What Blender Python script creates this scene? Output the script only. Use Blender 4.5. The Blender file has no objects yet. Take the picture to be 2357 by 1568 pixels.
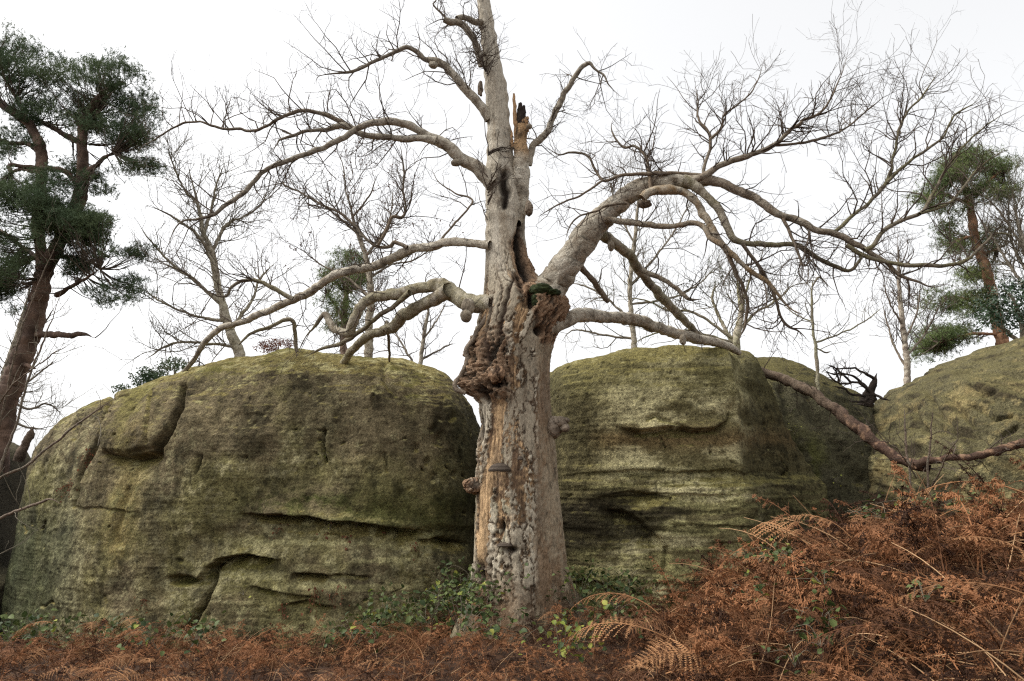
import bpy, math
import numpy as np
from mathutils import Vector

# ------------------------------------------------------------------ camera, sky, sun, exposure
PITCH = math.radians(12.6)
CAM = np.array([0.0, 0.0, 1.6])
FOC = 1571.0                       # focal length in photo pixels (2357 wide view)
sc = bpy.context.scene
cd = bpy.data.cameras.new('camera'); co = bpy.data.objects.new('camera', cd)
sc.collection.objects.link(co)
co.location = CAM; co.rotation_euler = (math.pi/2 + PITCH, 0, 0)
cd.sensor_width = 36; cd.lens = 36*FOC/2357; cd.clip_start = 0.05; cd.clip_end = 2000
sc.camera = co

SUN_EL, SUN_AZ = 52, 270           # degrees; azimuth from +Y clockwise (left, a little beyond the tree)
w = bpy.data.worlds.new('World'); sc.world = w; w.use_nodes = True
nt = w.node_tree; nt.nodes.clear()
sky = nt.nodes.new('ShaderNodeTexSky'); sky.sky_type = 'NISHITA'; sky.sun_disc = False
sky.sun_elevation = math.radians(SUN_EL); sky.sun_rotation = math.radians(SUN_AZ)
sky.dust_density = 4.0; sky.air_density = 1.0
hs = nt.nodes.new('ShaderNodeHueSaturation'); hs.inputs['Saturation'].default_value = 0.07
bg = nt.nodes.new('ShaderNodeBackground'); bg.inputs['Strength'].default_value = 0.15
ow = nt.nodes.new('ShaderNodeOutputWorld')
gm = nt.nodes.new('ShaderNodeGamma'); gm.inputs['Gamma'].default_value = .6      # cloud cover evens the sky out
nt.links.new(sky.outputs[0], gm.inputs['Color']); nt.links.new(gm.outputs[0], hs.inputs['Color']); nt.links.new(hs.outputs[0], bg.inputs['Color'])
nt.links.new(bg.outputs[0], ow.inputs['Surface'])
sd = bpy.data.lights.new('sun', 'SUN'); sd.energy = 0.95; sd.angle = math.radians(35); sd.color = (1, .95, .87)
so = bpy.data.objects.new('sun', sd); sc.collection.objects.link(so)
el, az = math.radians(SUN_EL), math.radians(SUN_AZ)
sdir = Vector((math.sin(az)*math.cos(el), math.cos(az)*math.cos(el), math.sin(el)))
so.rotation_euler = sdir.to_track_quat('Z', 'Y').to_euler()
sc.view_settings.view_transform = 'Standard'; sc.view_settings.look = 'None'
sc.view_settings.exposure = 1.82; sc.view_settings.gamma = 1; sc.view_settings.use_curve_mapping = False
sc.render.engine = 'CYCLES'
sc.cycles.use_denoising = False; sc.cycles.filter_width = 1.25
sc.cycles.max_bounces = 5; sc.cycles.diffuse_bounces = 3

# ------------------------------------------------------------------ helpers
rng = np.random.default_rng(7)
ST, CT = math.sin(PITCH), math.cos(PITCH)

def at(u, v, Y):
    """photo pixel (2357 x 1568 view) -> world point at depth Y"""
    dx = (np.asarray(u, float) - 1178.5)/FOC; dy = (784 - np.asarray(v, float))/FOC
    d = np.stack(np.broadcast_arrays(dx, CT - dy*ST, ST + dy*CT), -1)
    return CAM + d*(np.asarray(Y, float)/d[..., 1])[..., None]

def proj(p):
    q = p - CAM
    zc = q[..., 1]*CT + q[..., 2]*ST; yc = -q[..., 1]*ST + q[..., 2]*CT
    return 1178.5 + FOC*q[..., 0]/zc, 784 - FOC*yc/zc

TAGS = {'V': (0, 0, 1), '1': (0, 0, .574/1.0861), '2': (700/1.0861, 0, .574/1.0861),
        '3': (1300/1.0861, 100/1.0861, .5102/1.0861), '4': (1860/1.0861, 100/1.0861, .5102/1.0861)}

def trace(spec, Y0, Y1):
    """'tag x,y,r x,y,r tag ...' -> points, radii; r in source pixels; depth runs from Y0 to Y1"""
    tag = 'V'; pts = []
    for tok in spec.split():
        if tok in TAGS: tag = tok; continue
        x, y, r = map(float, tok.split(','))
        ox, oy, s = TAGS[tag]
        pts.append((ox + x*s, oy + y*s, r/1.0861))
    a = np.array(pts)
    L = np.r_[0, np.cumsum(np.hypot(np.diff(a[:, 0]), np.diff(a[:, 1])))]
    Y = Y0 + (Y1 - Y0)*(L/L[-1])
    P = at(a[:, 0], a[:, 1], Y)
    R = a[:, 2]*Y/FOC
    return P, R

def sstep(a, b, x):
    t = np.clip((x - a)/(b - a), 0, 1); return t*t*(3 - 2*t)

def _h(ix, iy, iz, seed):
    n = (ix.astype(np.int64)*374761393 + iy.astype(np.int64)*668265263 + iz.astype(np.int64)*2147483647 + seed*974711) & 0xffffffff
    n = ((n ^ (n >> 13))*1274126177) & 0xffffffff
    n = ((n ^ (n >> 16))*2246822519) & 0xffffffff
    return (n ^ (n >> 15)) & 0xffffffff

_G = np.random.default_rng(3).normal(size=(256, 3)); _G /= np.linalg.norm(_G, axis=1)[:, None]

def perlin(p, seed=0):
    i = np.floor(p).astype(np.int64); f = p - i
    u = f*f*f*(f*(f*6 - 15) + 10)
    out = 0
    for dx in (0, 1):
        wx = u[:, 0] if dx else 1 - u[:, 0]
        for dy in (0, 1):
            wy = u[:, 1] if dy else 1 - u[:, 1]
            for dz in (0, 1):
                wz = u[:, 2] if dz else 1 - u[:, 2]
                g = _G[_h(i[:, 0]+dx, i[:, 1]+dy, i[:, 2]+dz, seed) & 255]
                out = out + wx*wy*wz*((f[:, 0]-dx)*g[:, 0] + (f[:, 1]-dy)*g[:, 1] + (f[:, 2]-dz)*g[:, 2])
    return out*1.6

def fbm(p, sc_=1.0, octv=4, seed=0, gain=.5):
    p = p*np.asarray(sc_); a = 1; s = 0; t = 0
    for o in range(octv):
        s = s + a*perlin(p, seed + o*17); t += a; a *= gain; p = p*2.03 + 11.7
    return s/t

def ridged(p, sc_=1.0, octv=3, seed=0):
    p = p*np.asarray(sc_); a = 1; s = 0; t = 0
    for o in range(octv):
        s = s + a*(1 - np.abs(perlin(p, seed + o*13))*2); t += a; a *= .5; p = p*2.07 + 5.1
    return s/t

def worley(p, seed=0):
    """F1, F2 and a random value of the nearest cell"""
    i = np.floor(p).astype(np.int64)
    f1 = np.full(len(p), 9.); f2 = np.full(len(p), 9.); rid = np.zeros(len(p))
    for dx in (-1, 0, 1):
        for dy in (-1, 0, 1):
            for dz in (-1, 0, 1):
                c = i + np.array([dx, dy, dz])
                h = _h(c[:, 0], c[:, 1], c[:, 2], seed)
                q = c + np.stack([(h & 1023)/1023., ((h >> 10) & 1023)/1023., ((h >> 20) & 1023)/1023.], 1)
                d = np.linalg.norm(q - p, axis=1)
                m = d < f1
                f2 = np.where(m, f1, np.minimum(f2, d)); rid = np.where(m, ((h*7919) & 0xffff)/65535., rid); f1 = np.where(m, d, f1)
    return f1, f2, rid

COL = sc.collection

def mesh(name, V, F, col=None, smooth=True):
    V = np.asarray(V, np.float32).reshape(-1, 3); F = np.asarray(F, np.int32)
    me = bpy.data.meshes.new(name)
    n, k = F.shape
    me.vertices.add(len(V)); me.vertices.foreach_set('co', V.ravel())
    me.loops.add(n*k); me.loops.foreach_set('vertex_index', F.ravel())
    me.polygons.add(n); me.polygons.foreach_set('loop_start', np.arange(0, n*k, k, dtype=np.int32))
    me.polygons.foreach_set('use_smooth', np.full(n, smooth))
    if col is not None:
        a = me.color_attributes.new('col', 'FLOAT_COLOR', 'POINT')
        c = np.ones((len(V), 4), np.float32); c[:, :3] = col
        a.data.foreach_set('color', c.ravel())
    me.update(calc_edges=True); me.validate()
    return me

def tag(o, label=None, cat=None, group=None, kind=None):
    if label: o['label'] = label
    if cat: o['category'] = cat
    if group: o['group'] = group
    if kind: o['kind'] = kind
    return o

def obj(name, me, mat=None, parent=None, kind=None):
    o = bpy.data.objects.new(name, me); COL.objects.link(o)
    if mat is not None and not me.materials: me.materials.append(mat)
    if parent is not None:
        o.parent = parent
        o.matrix_parent_inverse = parent_inv(parent)
    if kind: o['kind'] = kind
    return o

def parent_inv(p):
    # meshes are built in world space; undo the parent's translation
    from mathutils import Matrix
    t = Vector((0, 0, 0)); q = p
    while q is not None:
        t += Vector(q.location); q = q.parent if q.matrix_parent_inverse.to_translation().length == 0 else None
    return Matrix.Translation(-t)

def empty(name, loc, label, cat, group=None):
    o = bpy.data.objects.new(name, None); COL.objects.link(o); o.location = loc
    o.empty_display_size = .2
    return tag(o, label, cat, group)

def grid_faces(nu, nv, wrap=False):
    i = np.arange(nu if wrap else nu - 1); j = np.arange(nv - 1)
    I, J = np.meshgrid(i, j, indexing='ij'); I2 = (I + 1) % nu
    return np.stack([I*nv + J, I2*nv + J, I2*nv + J + 1, I*nv + J + 1], -1).reshape(-1, 4)

def grid_normals(P):
    du = np.gradient(P, axis=0); dv = np.gradient(P, axis=1)
    n = np.cross(du, dv); return n/np.maximum(np.linalg.norm(n, axis=-1, keepdims=True), 1e-9)

def resample(P, R, step):
    """Catmull-Rom through the control points, at an even step"""
    P = np.asarray(P, float); n = len(P)
    A = np.vstack([2*P[0]-P[1], P, 2*P[-1]-P[-2]])
    out = []; ro = []
    t = np.linspace(0, 1, 12, endpoint=False)[:, None]
    for i in range(n - 1):
        p0, p1, p2, p3 = A[i], A[i+1], A[i+2], A[i+3]
        out.append(.5*((2*p1) + (-p0+p2)*t + (2*p0-5*p1+4*p2-p3)*t*t + (-p0+3*p1-3*p2+p3)*t**3))
        ro.append(R[i] + (R[i+1]-R[i])*t[:, 0])
    out.append(P[-1:]); ro.append(R[-1:])
    Q = np.vstack(out); r = np.concatenate(ro)
    L = np.r_[0, np.cumsum(np.linalg.norm(np.diff(Q, axis=0), axis=1))]
    m = max(4, int(L[-1]/step) + 1); s = np.linspace(0, L[-1], m)
    return np.stack([np.interp(s, L, Q[:, k]) for k in range(3)], 1), np.interp(s, L, r)

def frames(P):
    """parallel-transported frames for batches of polylines (..., n, 3)"""
    T = np.gradient(P, axis=-2); T /= np.maximum(np.linalg.norm(T, axis=-1, keepdims=True), 1e-9)
    n = P.shape[-2]
    ref = np.where(np.abs(T[..., 0, 2:3]) < .9, np.array([0, 0, 1.]), np.array([1., 0, 0]))
    N = np.cross(T[..., 0, :], ref); N /= np.linalg.norm(N, axis=-1, keepdims=True)
    Ns = [N]
    for i in range(1, n):
        N = N - T[..., i, :]*np.sum(N*T[..., i, :], -1, keepdims=True)
        N = N/np.maximum(np.linalg.norm(N, axis=-1, keepdims=True), 1e-9); Ns.append(N)
    N = np.stack(Ns, -2); return T, N, np.cross(T, N)

def tube(P, R, sides=10, cap=True):
    """one tube; returns verts, quad faces, per-vertex (ring, radial dir)"""
    T, N, B = frames(P)
    a = np.linspace(0, 2*np.pi, sides, endpoint=False)
    D = N[:, None]*np.cos(a)[:, None] + B[:, None]*np.sin(a)[:, None]
    V = P[:, None] + D*R[:, None, None]
    n = len(P); F = grid_faces(sides, n, True)
    V = V.transpose(1, 0, 2).reshape(-1, 3); D = D.transpose(1, 0, 2).reshape(-1, 3)
    if cap:
        c = len(V); V = np.vstack([V, P[-1] + T[-1]*R[-1]*.5, P[0]]); D = np.vstack([D, T[-1], -T[0]])
        i = np.arange(sides); j = (i + 1) % sides
        F = np.vstack([F, np.stack([i*n + n-1, j*n + n-1, np.full(sides, c), np.full(sides, c)], 1)[:, :4]])
        F = F.copy()
    return V, F, D

def clean(F):
    return F

def tubes_batch(P, R, sides=3):
    """P (N,n,3), R (N,n) -> verts, quads"""
    N_, n = R.shape
    T, N, B = frames(P)
    a = np.linspace(0, 2*np.pi, sides, endpoint=False)
    V = P[:, None] + (N[:, None]*np.cos(a)[:, None, None] + B[:, None]*np.sin(a)[:, None, None])*R[:, None, :, None]
    F = grid_faces(sides, n, True)
    F = (F[None] + (np.arange(N_)*sides*n)[:, None, None]).reshape(-1, 4)
    return V.reshape(-1, 3), F

def join(parts):
    vs, fs, o = [], [], 0
    for V, F in parts:
        vs.append(V); fs.append(F + o); o += len(V)
    return np.vstack(vs), np.vstack(fs)

def grow(parents, per_m, ln, P=6, up=.25, spread=1.0, jit=.25, rmax=.012, rtip=.0018, t0=.1, rg=None, flat=1.0):
    """children twigs along parent polylines. parents: list of (pts, rad). -> pts (N,P,3), rad (N,P)"""
    rg = rg or rng
    starts, tans, r0, ls = [], [], [], []
    for Q, r in parents:
        seg = np.linalg.norm(np.diff(Q, axis=0), axis=1); L = np.r_[0, np.cumsum(seg)]
        k = rg.poisson(per_m*L[-1]*(1 - t0))
        if k == 0: continue
        s = L[-1]*(t0 + (1 - t0)*rg.random(k))
        X = np.stack([np.interp(s, L, Q[:, j]) for j in range(3)], 1)
        Tn = np.gradient(Q, axis=0); Tn = np.stack([np.interp(s, L, Tn[:, j]) for j in range(3)], 1)
        Tn /= np.linalg.norm(Tn, axis=1)[:, None] + 1e-9
        starts.append(X); tans.append(Tn); r0.append(np.minimum(np.interp(s, L, r)*.6, rmax))
        ls.append(ln[0] + (ln[1]-ln[0])*rg.random(k)**1.6)
    if not starts: return np.zeros((0, P, 3)), np.zeros((0, P))
    X = np.vstack(starts); T = np.vstack(tans); r0 = np.concatenate(r0); l = np.concatenate(ls)
    rnd = rg.normal(size=X.shape)*np.array([1, flat, 1]); rnd -= T*np.sum(rnd*T, 1)[:, None]; rnd /= np.linalg.norm(rnd, axis=1)[:, None] + 1e-9
    d = T*.7 + rnd*spread + np.array([0, 0, up]); d /= np.linalg.norm(d, axis=1)[:, None]
    pts = [X]
    for i in range(P - 1):
        d = d + rg.normal(size=d.shape)*jit + np.array([0, 0, up*.18]); d /= np.linalg.norm(d, axis=1)[:, None]
        X = X + d*(l/(P - 1))[:, None]; pts.append(X)
    t = np.linspace(0, 1, P)
    R = r0[:, None]*(1 - t) + np.minimum(rtip, r0)[:, None]*t
    return np.stack(pts, 1), R

def aslist(P, R): return [(P[i], R[i]) for i in range(len(P))]

def sphere_grid(nu=48, nv=32):
    th = np.linspace(0, 2*np.pi, nu, endpoint=False); ph = np.linspace(.03, np.pi-.03, nv)
    Th, Ph = np.meshgrid(th, ph, indexing='ij')
    return np.stack([np.cos(Th)*np.sin(Ph), np.sin(Th)*np.sin(Ph), np.cos(Ph)], -1).reshape(-1, 3), grid_faces(nu, nv, True)[:, ::-1]

# ------------------------------------------------------------------ materials
def mat_attr(name, rough=.9, fine=60., amp=.35, bump=.25, bscale=45., stretch=(1, 1, 1), spec=.25, speck=0):
    """colour from the mesh's own 'col' attribute, broken up by procedural grain"""
    m = bpy.data.materials.new(name); m.use_nodes = True; t = m.node_tree; b = t.nodes['Principled BSDF']
    at_ = t.nodes.new('ShaderNodeAttribute'); at_.attribute_name = 'col'
    tc = t.nodes.new('ShaderNodeTexCoord'); mp = t.nodes.new('ShaderNodeMapping'); mp.inputs['Scale'].default_value = stretch
    t.links.new(tc.outputs['Object'], mp.inputs['Vector'])
    n1 = t.nodes.new('ShaderNodeTexNoise'); n1.inputs['Scale'].default_value = fine; n1.inputs['Detail'].default_value = 6; n1.inputs['Roughness'].default_value = .7
    t.links.new(mp.outputs[0], n1.inputs['Vector'])
    mr = t.nodes.new('ShaderNodeMapRange'); mr.inputs['From Min'].default_value = .3; mr.inputs['From Max'].default_value = .7
    mr.inputs['To Min'].default_value = 1 - amp; mr.inputs['To Max'].default_value = 1 + amp
    t.links.new(n1.outputs['Fac'], mr.inputs['Value'])
    scl_ = mr.outputs[0]
    if speck:
        n3 = t.nodes.new('ShaderNodeTexNoise'); n3.inputs['Scale'].default_value = speck; n3.inputs['Detail'].default_value = 5; n3.inputs['Roughness'].default_value = .75
        t.links.new(mp.outputs[0], n3.inputs['Vector'])
        m3 = t.nodes.new('ShaderNodeMapRange'); m3.inputs['From Min'].default_value = .53; m3.inputs['From Max'].default_value = .64; m3.inputs['To Min'].default_value = 1.12; m3.inputs['To Max'].default_value = .5
        t.links.new(n3.outputs['Fac'], m3.inputs['Value'])
        mm_ = t.nodes.new('ShaderNodeMath'); mm_.operation = 'MULTIPLY'; t.links.new(mr.outputs[0], mm_.inputs[0]); t.links.new(m3.outputs[0], mm_.inputs[1]); scl_ = mm_.outputs[0]
    vm = t.nodes.new('ShaderNodeVectorMath'); vm.operation = 'SCALE'
    t.links.new(at_.outputs['Color'], vm.inputs[0]); t.links.new(scl_, vm.inputs['Scale'])
    t.links.new(vm.outputs[0], b.inputs['Base Color'])
    n2 = t.nodes.new('ShaderNodeTexNoise'); n2.inputs['Scale'].default_value = bscale; n2.inputs['Detail'].default_value = 8; n2.inputs['Roughness'].default_value = .65
    t.links.new(mp.outputs[0], n2.inputs['Vector'])
    bp = t.nodes.new('ShaderNodeBump'); bp.inputs['Strength'].default_value = bump; bp.inputs['Distance'].default_value = .03
    t.links.new(n2.outputs['Fac'], bp.inputs['Height']); t.links.new(bp.outputs[0], b.inputs['Normal'])
    b.inputs['Roughness'].default_value = rough; b.inputs['Specular IOR Level'].default_value = spec
    return m

def mat_noise(name, c0, c1, scale=8., rough=.85, bump=0., spec=.25, rand=0.0, trans=0.0, detail=5):
    m = bpy.data.materials.new(name); m.use_nodes = True; t = m.node_tree; b = t.nodes['Principled BSDF']
    tc = t.nodes.new('ShaderNodeTexCoord')
    n = t.nodes.new('ShaderNodeTexNoise'); n.inputs['Scale'].default_value = scale; n.inputs['Detail'].default_value = detail
    t.links.new(tc.outputs['Object'], n.inputs['Vector'])
    cr = t.nodes.new('ShaderNodeValToRGB'); e = cr.color_ramp.elements
    e[0].position = .3; e[0].color = (*c0, 1); e[1].position = .7; e[1].color = (*c1, 1)
    fac = n.outputs['Fac']
    if rand:
        oi = t.nodes.new('ShaderNodeObjectInfo'); mx = t.nodes.new('ShaderNodeMix'); mx.inputs[0].default_value = rand
        t.links.new(fac, mx.inputs[2]); t.links.new(oi.outputs['Random'], mx.inputs[3]); fac = mx.outputs[0]
    t.links.new(fac, cr.inputs[0]); t.links.new(cr.outputs[0], b.inputs['Base Color'])
    b.inputs['Roughness'].default_value = rough; b.inputs['Specular IOR Level'].default_value = spec
    if bump:
        bp = t.nodes.new('ShaderNodeBump'); bp.inputs['Strength'].default_value = bump; bp.inputs['Distance'].default_value = .02
        t.links.new(n.outputs['Fac'], bp.inputs['Height']); t.links.new(bp.outputs[0], b.inputs['Normal'])
    if trans:
        tr = t.nodes.new('ShaderNodeBsdfTranslucent'); ms = t.nodes.new('ShaderNodeMixShader'); ms.inputs[0].default_value = trans
        out = t.nodes['Material Output']
        t.links.new(cr.outputs[0], tr.inputs['Color']); t.links.new(b.outputs[0], ms.inputs[1]); t.links.new(tr.outputs[0], ms.inputs[2])
        t.links.new(ms.outputs[0], out.inputs['Surface'])
    return m

M_ROCK = mat_attr('sandstone', .95, 42, .7, 1.0, 30, spec=.12, speck=11)
M_TRUNK = mat_attr('beech_bark', .85, 60, .4, .7, 45, stretch=(1, 1, .4), speck=16)
M_BRANCH = mat_attr('branch_bark', .85, 50, .45, .7, 40, speck=13)
M_TWIG = mat_noise('twig_bark', (.06, .045, .035), (.13, .10, .075), 3)
M_TWIG_PALE = mat_noise('pale_twig_bark', (.10, .085, .06), (.19, .165, .12), 3)
M_NEEDLE = mat_noise('pine_needles', (.042, .072, .038), (.125, .165, .080), .9, trans=.15)
M_NEEDLE2 = mat_noise('pine_needles_yellowish', (.085, .125, .045), (.20, .235, .09), .9, trans=.15)  # lighter, yellower needle green of the far pines
M_PINE = mat_attr('pine_bark', .9, 40, .4, .5, 25, stretch=(1, 1, .4))
M_BRACKEN = mat_noise('dead_bracken', (.036, .015, .007), (.29, .130, .058), 2.2, rand=.75, trans=.1)
M_STRAW = mat_noise('dry_stalk', (.15, .075, .034), (.46, .29, .155), 2, rand=.7)
M_LEAF = mat_noise('bramble_leaf', (.030, .050, .015), (.105, .135, .040), 3, rough=.6, rand=.6, spec=.25, trans=.15)
M_LEAF_Y = mat_noise('yellow_leaf', (.16, .20, .03), (.34, .34, .07), 3, rand=.6, rough=.6, trans=.25)
M_BROWN = mat_noise('dead_leaf', (.12, .045, .025), (.26, .11, .06), 3, rand=.6, trans=.2)
M_HOLLY = mat_noise('holly_leaf', (.012, .032, .014), (.04, .075, .03), 2, rough=.35, spec=.5)
M_FUNGUS = mat_attr('fungus', .8, 80, .3, .3, 60)
M_MOSS = mat_noise('moss', (.010, .016, .006), (.040, .052, .016), 20, bump=.8)

# ------------------------------------------------------------------ ground
def ground(x, y):
    x = np.asarray(x, float); y = np.asarray(y, float)
    x, y = np.broadcast_arrays(x, y)
    p = np.stack([x, y, np.zeros_like(x)], -1).reshape(-1, 3)
    n = fbm(p, .9, 3, 5).reshape(x.shape)
    x0 = .95 + .25*np.abs(y - 5.6)*(y < 5.6) + .45*np.maximum(0, y - 6.0)
    bank = (.80*sstep(x0, x0 + 1.85, x) + .24*sstep(2.6, 3.8, x) - .26*sstep(3.9, 5.4, x))*(.42 + .58*sstep(2.2, 5.6, y))*(1 - .62*sstep(6.2, 8.6, y)*(1 - .45*sstep(3.6, 5.2, x)))
    z = -.05 + bank + .10*n - .36*sstep(6.6, 9.2, y)*(1 - sstep(-1.6, .0, x)) - .1*sstep(8.6, 10.5, y)*(x < 1.5) + .18*np.exp(-((x-.05)**2 + (y-8.6)**2)/1.2)
    z = z - .25*sstep(-5, -9, x)*sstep(6, 9, y)
    return z
q = np.unique(np.r_[np.linspace(-12, 12, 121), np.geomspace(12.5, 600, 24), -np.geomspace(12.5, 600, 24)])
gx, gy = np.meshgrid(q, np.unique(np.r_[np.linspace(-4, 16, 101), np.geomspace(16.5, 600, 24), -np.geomspace(4.5, 600, 20)]), indexing='ij')
M_GROUND = mat_noise('leaf_litter', (.020, .011, .007), (.085, .042, .022), 14, bump=.8)
g = obj('ground', mesh('ground', np.stack([gx, gy, ground(gx, gy)], -1), grid_faces(*gx.shape)), M_GROUND)
tag(g, 'dark leaf litter ground under the bracken', 'ground', kind='structure')

# ------------------------------------------------------------------ rocks
def poly_dist(u, v, pl):
    pl = np.asarray(pl, float); d = np.full(u.shape, 1e9)
    for (x0, y0), (x1, y1) in zip(pl[:-1], pl[1:]):
        dx, dy = x1-x0, y1-y0
        t = np.clip(((u-x0)*dx + (v-y0)*dy)/(dx*dx+dy*dy+1e-9), 0, 1)
        d = np.minimum(d, np.hypot(u-x0-t*dx, v-y0-t*dy))
    return d

def groove(u, v, pl, width, depth):
    return -depth*np.exp(-(poly_dist(u, v, pl)/width)**2)

def ledge(u, v, pl, depth, fall, lip=0.02, soft=1.6):
    """the stone above the line overhangs; just below it is cut back by depth"""
    pl = np.asarray(pl, float); vl = np.interp(u, pl[:, 0], pl[:, 1])
    L = pl[-1, 0] - pl[0, 0]; e = np.minimum(sstep(pl[0, 0]-.02*L, pl[0, 0]+.2*L, u), 1 - sstep(pl[-1, 0]-.2*L, pl[-1, 0]+.02*L, u))
    dv = v - vl
    return e*(-depth*sstep(-soft, soft, dv)*np.exp(-np.maximum(dv, 0)/fall) + lip*np.exp(-(np.minimum(dv, 0)/18)**2)*(dv < 0))

def blob(u, v, cx, cy, rx, ry, a=0):
    c, s = math.cos(a), math.sin(a); x = (u-cx)*c + (v-cy)*s; y = -(u-cx)*s + (v-cy)*c
    return np.exp(-((x/rx)**2 + (y/ry)**2)**1.5)

def inpoly(u, v, pl, soft):
    pl = np.asarray(pl, float); ins = np.zeros(u.shape, bool)
    for (x0, y0), (x1, y1) in zip(pl, np.roll(pl, -1, 0)):
        c = ((y0 > v) != (y1 > v)); ins ^= c & (u < (x1-x0)*(v-y0)/((y1-y0) if y1 != y0 else 1e-9) + x0)
    d = poly_dist(u, v, np.vstack([pl, pl[:1]]))
    return sstep(-soft, soft, np.where(ins, d, -d))

def rock(name, front, back_y, sil, n_exp, nu, nv, z0, detail, label, lean=0.0, group=None):
    """a boulder: front line in plan, skyline in the photograph, rounded shoulder; detail(u,v,P,N)->(displacement, colour)"""
    fr, _ = resample(np.c_[np.asarray(front, float), np.zeros(len(front))], np.ones(len(front)), .05)
    L = np.r_[0, np.cumsum(np.linalg.norm(np.diff(fr, axis=0), axis=1))]
    s = np.linspace(0, L[-1], nu); F = np.stack([np.interp(s, L, fr[:, 0]), np.interp(s, L, fr[:, 1])], 1)
    cx = F[:, 0].mean(); mid = np.interp(s, [0, L[-1]], [0, 1])
    back = np.stack([F[:, 0]*.55 + (F[0, 0] + (F[-1, 0]-F[0, 0])*mid)*.45, np.full(nu, back_y)], 1)
    ph = np.linspace(0, np.pi/2, 400); fin = 1 - np.cos(ph)**(2/n_exp); fz = np.sin(ph)**(2/n_exp)
    al = np.r_[0, np.cumsum(np.hypot(np.diff(fin)*np.where(fin[1:] > .5, .35, 1.3), np.diff(fz)*3.5))]
    tt = np.linspace(0, al[-1], nv); tt = al[-1]*(tt/al[-1])**1.0
    fin = np.interp(tt, al, fin); fz = np.interp(tt, al, fz); fz[0] = 0; fin[0] = 0
    XY = F[:, None] + (back - F)[:, None]*fin[None, :, None]
    sil = np.asarray(sil, float)
    T = np.zeros(nu); sel = (fz > .55)
    mp = XY[:, sel][:, len(fz[sel])//3]
    u0, _ = proj(np.c_[mp, np.full(nu, 3.2)])
    v0 = np.interp(u0, sil[:, 0], sil[:, 1])
    for j in np.where(sel)[0]:
        uj, _ = proj(np.c_[XY[:, j], np.full(nu, 3.2)])
        zj = at(uj, np.interp(uj, sil[:, 0], sil[:, 1]), XY[:, j, 1])[:, 2]
        tj = z0 + (zj - z0)/fz[j]
        T = tj if j == np.where(sel)[0][0] else np.minimum(T, tj)
    T = np.maximum(T, z0 + .4)
    k = np.ones(9)/9; T = np.convolve(np.pad(T, 4, mode='edge'), k, 'valid')
    P = np.concatenate([XY, (z0 + (T - z0)[:, None]*fz[None])[..., None]], -1)
    P[..., 1] += lean*(P[..., 2] - z0)
    N = grid_normals(P)
    if (N[nu//2, nv//4, 1]) > 0: N = -N
    flip = np.cross(P[1, 0]-P[0, 0], P[0, 1]-P[0, 0])
    q = P.reshape(-1, 3); u, v = proj(q)
    d, c = detail(u, v, q, N.reshape(-1, 3))
    Q = P + N*d.reshape(nu, nv, 1)
    N2 = grid_normals(Q); N2 = -N2 if N2[nu//2, nv//4, 1] > 0 else N2
    c = c(N2.reshape(-1, 3), Q.reshape(-1, 3)) if callable(c) else c
    # back skirt down to the ground
    back_row = Q[:, -1:].copy(); back_row[..., 1] += .6; low = back_row.copy(); low[..., 2] = z0
    Q = np.concatenate([Q, back_row, low], 1); cc = c.reshape(nu, nv, 3); cc = np.concatenate([cc, cc[:, -1:], cc[:, -1:]], 1)
    o = obj(name, mesh(name, Q, grid_faces(nu, nv + 2), cc.reshape(-1, 3)), M_ROCK)
    return tag(o, label, 'boulder', group)

def lerp(a, b, t): return a + (np.asarray(b) - a)*np.asarray(t)[..., None]

GREY = np.array([.118, .104, .066]); OLIVE = np.array([.120, .113, .052]); PALE = np.array([.255, .240, .150]); DARK = np.array([.032, .028, .018])
MOSSY = np.array([.120, .104, .042]); GREEN = np.array([.060, .080, .018]); OCHRE = np.array([.19, .135, .05])

def rock_noise(q, seed, strata=1.0, axis=(1, 1, 1)):
    big = fbm(q, .45, 3, seed)*.16
    mid = fbm(q, 1.6, 4, seed+1)*.07
    st = fbm(q*np.array([.35, .35, 6.5]), 1.0, 4, seed+2)*.030*strata
    st *= sstep(-.5, .3, fbm(q, .8, 2, seed+6))
    fine = fbm(q, 9, 4, seed+3, .6)*.017 + fbm((q + .03*fbm(q, 2, 2, seed+20)[:, None])*np.array([1.2, 1.2, 26]), 1, 3, seed+19)*.012*sstep(-.2, .2, fbm(q, .9, 2, seed+22)) + fbm(q*np.array([7, 7, 2.2]), 1, 3, seed+7)*.014
    f1, f2, rid = worley(q*np.array([3.2, 3.2, 3.8]), seed+4)
    pit = -np.where(rid > .86, .05, 0)*np.exp(-(f1/.13)**2)
    g1, g2, gid = worley(q*np.array([11., 11., 9.]) + 3, seed+8); sp = -np.where(gid > .9, .022, 0)*np.exp(-(g1/.25)**2)
    ck = ridged((q + .15*np.stack([fbm(q, 2, 2, seed+30+i) for i in range(3)], 1))*np.array([.9, .9, 1.3]), 1, 2, seed+9)
    crk = -.07*sstep(.92, .985, ck)*sstep(-.1, .25, fbm(q, .7, 2, seed+10))
    return big + mid + st + fine + pit + sp + crk, pit + 2*sp + .7*crk

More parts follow.
